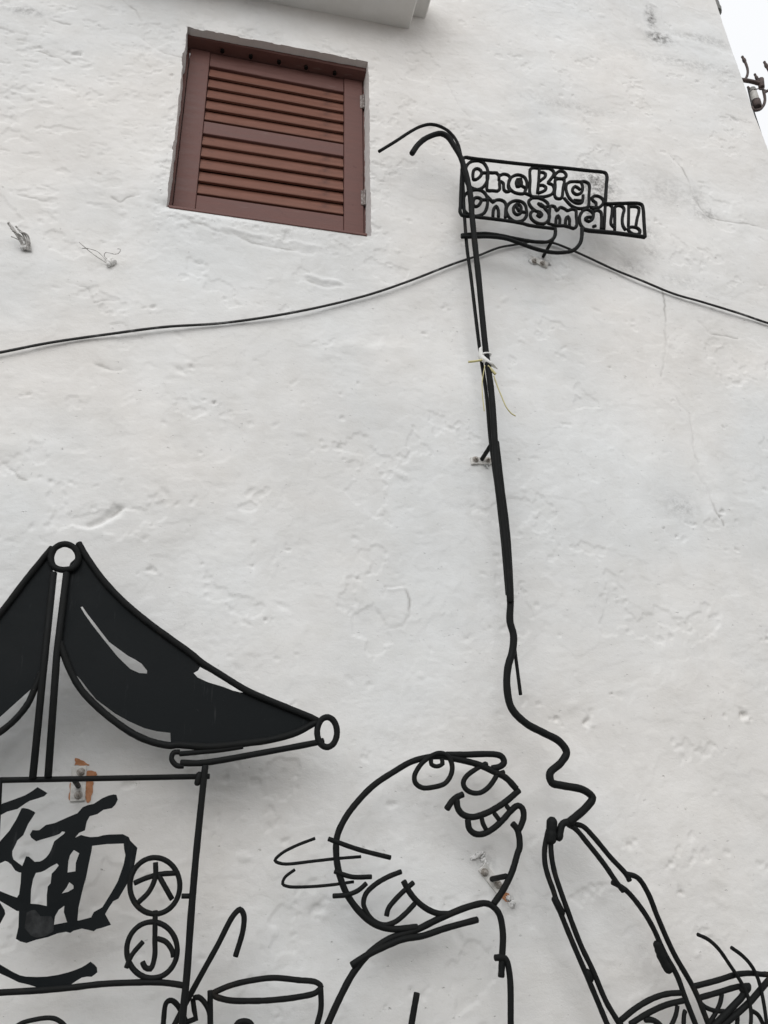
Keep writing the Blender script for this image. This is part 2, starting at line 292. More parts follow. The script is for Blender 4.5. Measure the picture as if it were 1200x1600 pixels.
def finish_smooth(o, ang=50):
    me = o.data; me.shade_smooth()
    try: me.set_sharp_from_angle(angle=math.radians(ang))
    except Exception: pass
    return o
def rod_pts(xz, y, closed, sm, wob=.0008):
    pts = [(x, y, z) for x, z in xz]
    if sm: pts = spline(pts, closed)
    return pts
def make_rod(name, r, y, closed, sm, xz, parent, m=None):
    bm = bmesh.new(); tube(bm, rod_pts(xz, y, closed, sm), r, closed)
    return keep(finish_smooth(link(name, bm, m or M_STEEL)), parent)
def boxq(bm, quad, y0, y1):
    """quad: 4 (x,z) corners; y0 front, y1 back"""
    f = [bm.verts.new((x, y0, z)) for x, z in quad]; b = [bm.verts.new((x, y1, z)) for x, z in quad]
    bm.faces.new(f); bm.faces.new(b[::-1])
    for i in range(4): bm.faces.new((f[i], f[(i+1) % 4], b[(i+1) % 4], b[i]))
def piece(name, quad, y0, y1, m, parent, bev=.002):
    bm = bmesh.new(); boxq(bm, quad, y0, y1)
    if bev: bmesh.ops.bevel(bm, geom=bm.edges[:], offset=bev, segments=1, affect='EDGES')
    return keep(link(name, bm, m), parent)
def plate(name, outer, holes, y, th, parent, m):
    loops = [[Vector((x, z, 0)) for x, z in l] for l in [outer]+holes]
    tris = geometry.tessellate_polygon(loops); flat = [v for l in loops for v in l]
    bm = bmesh.new()
    f = [bm.verts.new((v.x, y-th/2, v.y)) for v in flat]; b = [bm.verts.new((v.x, y+th/2, v.y)) for v in flat]
    for t in tris:
        try: bm.faces.new([f[i] for i in t]); bm.faces.new([b[i] for i in t][::-1])
        except ValueError: pass
    i0 = 0
    for l in loops:
        n = len(l)
        for i in range(n):
            p, q = i0+i, i0+(i+1) % n
            try: bm.faces.new((f[p], f[q], b[q], b[p]))
            except ValueError: pass
        i0 += n
    return keep(link(name, bm, m), parent)
def lathe(bm, prof, o, axis, seg=14):
    axis = Vector(axis).normalized(); u = axis.orthogonal().normalized(); v = axis.cross(u); o = Vector(o); rings = []
    for h, r in prof: rings.append([bm.verts.new(o+axis*h+(u*math.cos(2*math.pi*j/seg)+v*math.sin(2*math.pi*j/seg))*r) for j in range(seg)])
    for a, b in zip(rings, rings[1:]):
        for j in range(seg): bm.faces.new((a[j], a[(j+1) % seg], b[(j+1) % seg], b[j]))
    bm.faces.new(rings[0][::-1]); bm.faces.new(rings[-1])

# ------------------------------------------------------------------ ground
def sheet(name, x0, x1, y0, y1, z, m):
    bm = bmesh.new(); bm.faces.new([bm.verts.new(p) for p in ((x0,y0,z),(x1,y0,z),(x1,y1,z),(x0,y1,z))])
    o = link(name, bm, m); o['kind'] = 'structure'; return o
sheet('ground', -600, 600, -600, 600, 0, M_GROUND)
bm = bmesh.new(); boxq(bm, [(-30,.004),(2.9,.004),(2.9,.13),(-30,.13)], -.9, .02); o = link('pavement', bm, M_PAVE); o['kind'] = 'structure'

# terrace added across the lane, out of view, to shut off the low sky
opp = thing('added_terrace', (0, -8.6, 0), 'unseen single storey terrace added across the lane to block low sky light', 'house')
M_OPP = noisy(mat('weathered_render', (.3,.29,.27), .9), (.22,.21,.2), (.34,.33,.31), 2)
M_TILE = noisy(mat('clay_tile', (.16,.08,.06), .85), (.12,.06,.045), (.2,.1,.075), 5)
M_SHUT2 = mat('green_shutter_paint', (.06,.1,.085), .6)
piece('wall', [(-14,0),(14,0),(14,3.3),(-14,3.3)], -8.6, -9.0, M_OPP, opp, 0)
bm = bmesh.new()
for a_, b_ in (((-14.2,5.45,-8.2),(-14.2,7.4,-12.5)),): 
    q_ = [bm.verts.new(p) for p in ((-14.2,-8.0,3.2),(14.2,-8.0,3.2),(14.2,-12.5,4.6),(-14.2,-12.5,4.6))]; f_ = bm.faces.new(q_)
    e_ = bmesh.ops.extrude_face_region(bm, geom=[f_]); [setattr(v_, 'co', v_.co+Vector((0,0,.12))) for v_ in e_['geom'] if isinstance(v_, bmesh.types.BMVert)]
keep(link('roof', bm, M_TILE), opp)
for k in range(9):
    x_ = -12+k*3.0
    piece('door' if k % 2 else 'window', [(x_-.6,.05 if k % 2 else 1.0),(x_+.6,.05 if k % 2 else 1.0),(x_+.6,2.4),(x_-.6,2.4)], -8.55, -8.599, M_SHUT2, opp, 0)

# ------------------------------------------------------------------ wall: one fine relief mesh
X_OPEN = (-.281, .566); Z_OPEN = (4.045, 5.122); WT = .13
def axis_pts(fine0, fine1, step, coarse, must):
    a = list(np.arange(fine0, fine1+1e-6, step))
    for v in must:
        i = int(np.argmin([abs(q-v) for q in a])); a[i] = v
    return np.array(sorted(set(list(coarse)+a)))
E_X0, E_Z0, E_X1, E_Z1 = 2.655, 6.2, 2.72, 5.09
def edge_x(z): return E_X1 + (E_X0-E_X1)*(z-E_Z1)/(E_Z0-E_Z1)
xs = axis_pts(-1.24, 2.62, .0052, [-7,-5,-3.5,-2.4,-1.8,-1.5,-1.33], X_OPEN)
xs = np.concatenate([xs, 2.62+np.cumsum(np.array([.006]*10))])        # last columns stretch to the corner
zs = axis_pts(1.02, 6.36, .0056, [-.02,.3,.6,.85,.96,6.45,6.7,7.2,7.8], Z_OPEN)
nx, nz = len(xs), len(zs)
GX, GZ = np.meshgrid(xs, zs)
XE = edge_x(GZ); s0 = 2.62; s1 = xs[-1]
GX = np.where(GX > s0, s0+(GX-s0)/(s1-s0)*(XE-s0), GX)
rng = np.random.RandomState(11)
def vnoise(x, z, s, seed, sx=1.0, sz=1.0, rot=0.0):
    """gradient noise"""
    c, s_ = math.cos(rot), math.sin(rot)
    u = (x*c+z*s_)*s*sx + 131.7; v = (-x*s_+z*c)*s*sz + 71.3
    r = np.random.RandomState(seed); ang = r.rand(256, 256)*2*math.pi
    iu = np.floor(u).astype(int); iv = np.floor(v).astype(int); fu = u-iu; fv = v-iv
    def g(a, b):
        t = ang[a & 255, b & 255]; return np.cos(t)*(u-a)+np.sin(t)*(v-b)
    q = lambda t: t*t*t*(t*(t*6-15)+10)
    su, sv = q(fu), q(fv)
    return (g(iu,iv)*(1-su)+g(iu+1,iv)*su)*(1-sv)+(g(iu,iv+1)*(1-su)+g(iu+1,iv+1)*su)*sv
def fbm(x, z, s, seed, o=4, gain=.5, **k):
    h = 0; a = 1.0
    for i in range(o): h = h+a*vnoise(x, z, s*2**i, seed+i, **k); a *= gain
    return h
sst = lambda a, b, t: (lambda q: q*q*(3-2*q))(np.clip((t-a)/(b-a), 0, 1))
H = .016*fbm(GX, GZ, 1.1, 1, 3, .45)
wx = GX+.05*fbm(GX, GZ, 3, 20, 2); wz = GZ+.05*fbm(GX, GZ, 3, 24, 2)
H += .0026*fbm(wx, wz, 4.2, 5, 3, .5, sx=.8, sz=1.35, rot=.25)
H += .0007*fbm(wx, wz, 16, 9, 3, .55, sx=.55, sz=1.3, rot=.2)
rough = sst(-.15, .35, fbm(GX, GZ, 1.7, 40, 3)+.16*np.exp(-((GX+.2)/.9)**2))        # rougher areas of render
H += .0007*rough*fbm(GX, GZ, 42, 13, 3, .6, sx=.75, sz=1.25)
# layered limewash: low steps along contours
n1 = fbm(wx, wz, 1.9, 50, 5, .55)
for lv, st in ((-.22,.0010),(.02,.0010),(.27,.0010)): H += st*sst(lv-.012, lv+.012, n1)
n2 = fbm(GX, GZ, 3.4, 60, 5, .6)
H -= .0026*sst(.40,.425, n2)
# peeled flakes round the window and on the upper left
near = np.exp(-(np.maximum(0, np.abs(GX-.14)-.42)/.10)**2)*np.exp(-(np.maximum(0, np.abs(GZ-4.58)-.56)/.10)**2)
n3 = fbm(GX, GZ, 14, 70, 4, .6)
H -= .0035*near*sst(.18,.24, n3)
H += .004*near
left = sst(.1,-.9, GX)*sst(3.2, 4.4, GZ)
H -= .0028*left*sst(.30,.36, fbm(GX, GZ, 9, 80, 4, .62, sx=.7, sz=1.3))
# random dents and pits
def dent(x, z, r, d, asp=1.0, rot=0.0):
    j0, j1 = np.searchsorted(xs, (x-3*r, x+3*r)); i0, i1 = np.searchsorted(zs, (z-3*r, z+3*r))
    if j1 <= j0 or i1 <= i0: return
    a = GX[i0:i1, j0:j1]-x; b = GZ[i0:i1, j0:j1]-z; c, s = math.cos(rot), math.sin(rot)
    q = ((a*c+b*s)/(r*asp))**2+((-a*s+b*c)/r)**2
    q = q*(1+1.1*vnoise(GX[i0:i1, j0:j1], GZ[i0:i1, j0:j1], 1.6/r, 90))
    H[i0:i1, j0:j1] -= d*np.exp(-np.maximum(q,0)**2.2)
for k in range(1300):
    x, z = rng.uniform(-1.1, 2.6), rng.uniform(1.1, 6.2)
    r = .0035+.009*rng.rand()**4
    if rng.rand() > .3+.7*float(sst(2.0, -.2, x)): continue
    dent(x, z, r, r*rng.uniform(.12,.45), rng.uniform(1, 2.6), rng.normal(0, .5))
for k in range(120):
    x, z = rng.uniform(-1.1, 2.6), rng.uniform(1.1, 6.2); r = .005+.010*rng.rand()**2
    dent(x, z, r, -r*rng.uniform(.1,.3), rng.uniform(1, 2.2), rng.normal(0, .5))
for x, z, r, d in PITS:
    dent(x, z, r*.42, d*.6, rng.uniform(.9,1.8), rng.normal(0,.6)); dent(x+rng.normal(0,r*.5), z-r*.6, r*.3, -d*.15, 1.6, .2)
    for k in range(5): dent(x+rng.normal(0,r*1.2), z+rng.normal(0,r*.8), r*rng.uniform(.15,.3), d*rng.uniform(.1,.4), rng.uniform(.8,2.2), rng.normal(0,.7))
def seg_dist(px, pz, poly):
    best = np.full(px.shape, 9.0); sgn = np.zeros(px.shape)
    for (x0, z0), (x1, z1) in zip(poly, poly[1:]):
        dx, dz = x1-x0, z1-z0; t = np.clip(((px-x0)*dx+(pz-z0)*dz)/(dx*dx+dz*dz+1e-12), 0, 1)
        ex, ez = px-(x0+t*dx), pz-(z0+t*dz); d = np.hypot(ex, ez); up = d < best
        best = np.where(up, d, best); sgn = np.where(up, ez, sgn)
    return best, sgn
for poly, wd, dp in CRACKS:
    a = np.array(poly); m_ = wd*5+.05
    j0, j1 = np.searchsorted(xs, (a[:,0].min()-m_, a[:,0].max()+m_)); i0, i1 = np.searchsorted(zs, (a[:,1].min()-m_, a[:,1].max()+m_))
    if j1 <= j0 or i1 <= i0: continue
    gx, gz = GX[i0:i1, j0:j1], GZ[i0:i1, j0:j1]
    gx2 = gx+.012*fbm(gx, gz, 14, 33, 3); gz2 = gz+.012*fbm(gx, gz, 14, 36, 3)
    d, s = seg_dist(gx2, gz2, poly)
    dp *= .5; prof = np.exp(-(d/wd)**2)*dp
    lip = np.exp(-(d/(wd*4))**2)*np.sign(-s)*abs(dp)*.25       # the sheet below the crack stands a little proud
    H[i0:i1, j0:j1] += prof+lip*sst(0, wd, d)
# fade the relief at the rim of the fine area and at the window reveal / corner
fx = np.minimum(sst(-1.6, -1.24, GX), 1.0); fz = sst(.85, 1.05, GZ)*sst(6.45, 6.34, GZ)
H *= fx*fz
H *= 1-np.exp(-(np.maximum(0, np.abs(GX-.1425)-.425)/.02)**2-((GZ-Z_OPEN[0])/.022)**2)
G = np.zeros_like(GX)
for x, z, rx, rz, s in GRIME: G = np.maximum(G, s*np.exp(-((GX-x)/rx)**2-((GZ-z)/rz)**2))
G = np.clip(G, 0, 1)
GY = -H
CR = np.zeros_like(GX)
for poly, wd, dp in CRACKS:
    if dp > 0 or wd > .013: continue
    a = np.array(poly); m_ = .08
    j0, j1 = np.searchsorted(xs, (a[:,0].min()-m_, a[:,0].max()+m_)); i0, i1 = np.searchsorted(zs, (a[:,1].min()-m_, a[:,1].max()+m_))
    if j1 <= j0 or i1 <= i0: continue
    gx, gz = GX[i0:i1, j0:j1], GZ[i0:i1, j0:j1]
    d, s = seg_dist(gx+.012*fbm(gx, gz, 14, 33, 3), gz+.012*fbm(gx, gz, 14, 36, 3), poly)
    CR[i0:i1, j0:j1] = np.maximum(CR[i0:i1, j0:j1], np.exp(-(d/.0045)**2)*(.2+.8*sst(-.2, .35, fbm(gx, gz, 7, 95, 3))))
verts = np.stack([GX, GY, GZ], -1).reshape(-1, 3)
ii, jj = np.meshgrid(np.arange(nz-1), np.arange(nx-1), indexing='ij')
cx = (xs[:-1]+xs[1:])/2; cz = (zs[:-1]+zs[1:])/2
hole = ((cx > X_OPEN[0]) & (cx < X_OPEN[1]))[None, :] & ((cz > Z_OPEN[0]) & (cz < Z_OPEN[1]))[:, None]
a = (ii*nx+jj)[~hole]; quads = np.stack([a, a+1, a+nx+1, a+nx], -1).astype(np.int32)
# wobble of the opening's edge
me = bpy.data.meshes.new('wall')
ei = {'l': int(np.argmin(abs(xs-X_OPEN[0]))), 'r': int(np.argmin(abs(xs-X_OPEN[1]))), 'b': int(np.argmin(abs(zs-Z_OPEN[0]))), 't': int(np.argmin(abs(zs-Z_OPEN[1])))}
V3 = verts.reshape(nz, nx, 3)
for k, side in (('l',-1),('r',1)):
    zz = zs[ei['b']:ei['t']+1]; wob = .004*fbm(zz, zz*0+side*3.0, 16, 7, 4, .6)-(.009*sst(.25,.5, fbm(zz, zz*0+side*9, 7, 17, 3)) if k == 'l' else 0)
    V3[ei['b']:ei['t']+1, ei[k], 0] += wob
for k in ('b','t'):
    xx = xs[ei['l']:ei['r']+1]; wob = .003*fbm(xx, xx*0+5.0, 14, 8, 4, .6)
    V3[ei[k], ei['l']:ei['r']+1, 2] += wob*(1 if k == 't' else .15)
# chipped upper left corner of the opening
for i in range(ei['t']-2, ei['t']+1):
    for j in range(ei['l'], ei['l']+4): V3[i, j, 2] += .008*max(0, 1-(j-ei['l'])/4)
extra_v, extra_f = [], []
base = nz*nx
def strip(idx, off):
    """extrude a boundary line of grid indices by off, several steps"""
    global base
    prev = list(idx)
    steps = 3
    for s in range(1, steps+1):
        cur = []
        for q in idx:
            p = verts[q]+np.array(off)*s/steps
            if s == steps: p[1] = off[1]
            extra_v.append(p); cur.append(base); base += 1
        for m_, n_ in zip(range(len(idx)-1), range(1, len(idx))): extra_f.append((prev[m_], prev[n_], cur[n_], cur[m_]))
        prev = cur
gi = lambda i, j: i*nx+j
strip([gi(i, ei['l']) for i in range(ei['b'], ei['t']+1)], (0, WT, 0))
strip([gi(i, ei['r']) for i in range(ei['b'], ei['t']+1)], (-.004, WT, 0))
strip([gi(ei['b'], j) for j in range(ei['l'], ei['r']+1)], (0, WT, .004))
strip([gi(ei['t'], j) for j in range(ei['l'], ei['r']+1)], (0, WT, 0))
strip([gi(i, nx-1) for i in range(nz)], (0, 6.0, 0))
AV = np.concatenate([verts, np.array(extra_v)]); AF = np.concatenate([quads, np.array(extra_f, dtype=np.int32)])
me.vertices.add(len(AV)); me.vertices.foreach_set('co', AV.ravel().astype(np.float32))
me.loops.add(len(AF)*4); me.loops.foreach_set('vertex_index', AF.ravel())
me.polygons.add(len(AF)); me.polygons.foreach_set('loop_start', np.arange(0, len(AF)*4, 4, dtype=np.int32))
me.update(calc_edges=True)
at = me.attributes.new('grime', 'FLOAT', 'POINT'); at.data.foreach_set('value', np.concatenate([G.ravel(), np.zeros(len(extra_v))]).astype(np.float32))
at2 = me.attributes.new('crack', 'FLOAT', 'POINT'); at2.data.foreach_set('value', np.concatenate([CR.ravel(), np.zeros(len(extra_v))]).astype(np.float32))
me.materials.append(M_WALL); me.shade_smooth(); me.set_sharp_from_angle(angle=math.radians(62))
wall = bpy.data.objects.new('wall', me); COL.objects.link(wall)
tag(wall, 'tall white limewashed plaster side wall, cracked and pitted, behind the black steel line figures', 'wall')
def wall_y(x, z):
    j = min(max(int(np.searchsorted(xs, x)), 0), nx-1); i = min(max(int(np.searchsorted(zs, z)), 0), nz-1); return float(GY[i, j])
# bare primer showing round the bolted brackets: thin chips on the wall
for pl in (PATCH, PATCH2, PATCH3, PATCH4):
    pl2 = []
    for (x0, z0), (x1, z1) in zip(pl, pl[1:]+pl[:1]):
        n_ = max(1, int(math.hypot(x1-x0, z1-z0)/.006))
        for s in range(n_): pl2.append((x0+(x1-x0)*s/n_+random.uniform(-.0018,.0018), z0+(z1-z0)*s/n_+random.uniform(-.0018,.0018)))
    mx_, mz_ = np.mean(pl2, 0); yy = min(wall_y(x, z) for x, z in pl2)-.0012
    o = plate('bare_patch', pl2, [], yy, .0012, wall, M_PRIMER)

# roof edge piece / ledge
lx0, (lx1, lz1), (lx2, lz2), (lx3, lz3) = -.75, *LEDGE[1:]
ledge = thing('window_ledge', (lx1, 0, lz1), 'projecting white plaster ledge above the brown shutter, at the top edge of the picture', 'ledge')
zl = (LEDGE[0][1]+LEDGE[1][1])/2
piece('slab', [(lx0, zl), (lx1, zl), (lx1, zl+.10), (lx0, zl+.10)], -.24, .05, M_WALLP, ledge, .006)
piece('moulding', [(lx0-.05, zl+.102), (lx3, zl+.102), (lx3, zl+.22), (lx0-.05, zl+.22)], -.30, .05, M_WALLP, ledge, .006)

# ------------------------------------------------------------------ shutter window
win = thing('shutter_window', (.14, .06, 4.05), 'reddish brown wooden louvred shutter in the white wall, two panels of slats', 'window')
def lerp(a, b, t): return (a[0]+(b[0]-a[0])*t, a[1]+(b[1]-a[1])*t)
TL, TR, BR, BL = [list(p) for p in SHUT]
BL = (BL[0], BL[1]-.10); BR = (BR[0], BR[1]-.10)
P1, P2 = PAN1, PAN2
RYF = .09
fz0 = Z_OPEN[1]
def line_x(p, q, z): return p[0]+(q[0]-p[0])*(z-p[1])/(q[1]-p[1])
xl1, xl2 = (P1[0][0]+P1[3][0])/2, (P2[0][0]+P2[3][0])/2; xr = (P1[1][0]+P2[1][0])/2
ztop = (TL[1]+TR[1])/2
# head of the frame: the dark underside seen under the plaster
hd = piece('frame_head', [(X_OPEN[0]-.03, TL[1]+.002), (X_OPEN[1]+.03, TR[1]), (X_OPEN[1]+.03, ztop+.09), (X_OPEN[0]-.03, ztop+.09)], .036, .125, M_WOOD, win)
piece('frame_jamb', [(X_OPEN[0]-.03, Z_OPEN[0]-.02), (TL[0]-.004, Z_OPEN[0]-.02), (TL[0]-.004, ztop), (X_OPEN[0]-.03, ztop)], .1, .15, M_WOOD, win, 0)
piece('frame_jamb', [(TR[0]+.004, Z_OPEN[0]-.02), (X_OPEN[1]+.03, Z_OPEN[0]-.02), (X_OPEN[1]+.03, ztop), (TR[0]+.004, ztop)], .1, .15, M_WOOD, win, 0)
zsill = (SILL[0][1]+SILL[1][1])/2
piece('frame_sill', [(X_OPEN[0]+.012, zsill-.007), (X_OPEN[1]-.018, zsill-.007), (X_OPEN[1]-.018, zsill+.006), (X_OPEN[0]+.003, zsill+.006)], -.005, .14, M_WOOD, win)
sx0_ = TL[0]
for k, (x, z) in enumerate(HEADB):
    bm = bmesh.new(); lathe(bm, ((0,.009),(.012,.009),(.016,.006)), (x, .072, TL[1]+(TR[1]-TL[1])*(x-sx0_)/(TR[0]-sx0_)-.014), (0,0,1), 10); keep(link('bar_socket', bm, M_DARK), win)
# leaf
zt1, zb1 = (P1[0][1]+P1[1][1])/2, (P1[2][1]+P1[3][1])/2; zt2, zb2 = (P2[0][1]+P2[1][1])/2, (P2[2][1]+P2[3][1])/2
sx0, sx1 = TL[0], TR[0]; zbt = BL[1]
xl = (xl1+xl2)/2
piece('stile', [(sx0, zbt), (xl, zbt), (xl, TL[1]-.006), (sx0, TL[1]-.004)], RYF, RYF+.04, M_WOOD, win, .0025)
piece('stile', [(xr, zbt), (sx1, zbt), (sx1, TR[1]-.004), (xr, TR[1]-.003)], RYF, RYF+.04, M_WOOD, win, .0025)
T_ = (TL[1]-.006, TR[1]-.003); LN = [(P1[0][1], P1[1][1]), (P1[3][1], P1[2][1]), (P2[0][1], P2[1][1]), (P2[3][1], P2[2][1])]; B_ = (zbt, zbt)
for za, zb in ((T_, LN[0]), (LN[1], LN[2]), (LN[3], B_)):
    piece('rail', [(xl+.0008, zb[0]+.0005), (xr-.0008, zb[1]+.0005), (xr-.0008, za[1]), (xl+.0008, za[0])], RYF+.005, RYF+.04, M_WOOD, win, .0025)
slat_me = None
for zt, zb, ta, tb in ((zt1, zb1, LN[0], LN[1]), (zt2, zb2, LN[2], LN[3])):
    n_ = 5; zb += .0065; h = (zt-zb)/n_
    for k in range(n_):
        z1 = zt-k*h; z0 = z1-h
        if slat_me is None:
            bm = bmesh.new(); L2 = (xr-xl)/2-.0022
            prof = [(.008, .0), (.0205, h*1.02), (.0295, h*1.02), (.017, -.006), (.012,-.008)]
            prof = [(.0050,.002),(.0035,.006),(.0200,h*1.04),(.027,h*1.04),(.026,h*.98),(.0165,.002)]
            a = [bm.verts.new((-L2, y, z)) for y, z in prof]; b = [bm.verts.new((L2, y, z)) for y, z in prof]
            bm.faces.new(a); bm.faces.new(b[::-1])
            for i in range(len(prof)): bm.faces.new((a[i], a[(i+1) % len(prof)], b[(i+1) % len(prof)], b[i]))
            o = link('slat', bm, M_SLAT); slat_me = o.data
        else:
            o = bpy.data.objects.new('slat', slat_me); COL.objects.link(o)
        o.location = ((xl+xr)/2, RYF+random.uniform(-.001,.001), z0+.0015+random.uniform(-.001,.001)); f_ = (k+.5)/n_; dz_ = (ta[1]-ta[0])*(1-f_)+(tb[1]-tb[0])*f_; o.rotation_euler = (random.uniform(-.02,.02), -math.atan2(dz_, xr-xl), 0)
        keep(o, win)
bm = bmesh.new(); boxq(bm, [(sx0, Z_OPEN[0]-.02),(sx1, Z_OPEN[0]-.02),(sx1, ztop),(sx0, ztop)], RYF+.052, RYF+.07); keep(link('dark_backing', bm, M_DARK), win)  # near-black sheet stands in for the unlit space behind the louvres
for x, z in HINGE:
    bm = bmesh.new(); tube(bm, [(sx1+.004, RYF-.006, z-.045), (sx1+.004, RYF-.006, z+.045)], .0055, seg=8)
    boxq(bm, [(sx1-.012, z-.042),(sx1+.012, z-.042),(sx1+.012, z+.042),(sx1-.012, z+.042)], RYF-.0035, RYF-.0005)
    keep(link('hinge', bm, M_HINGE), win)

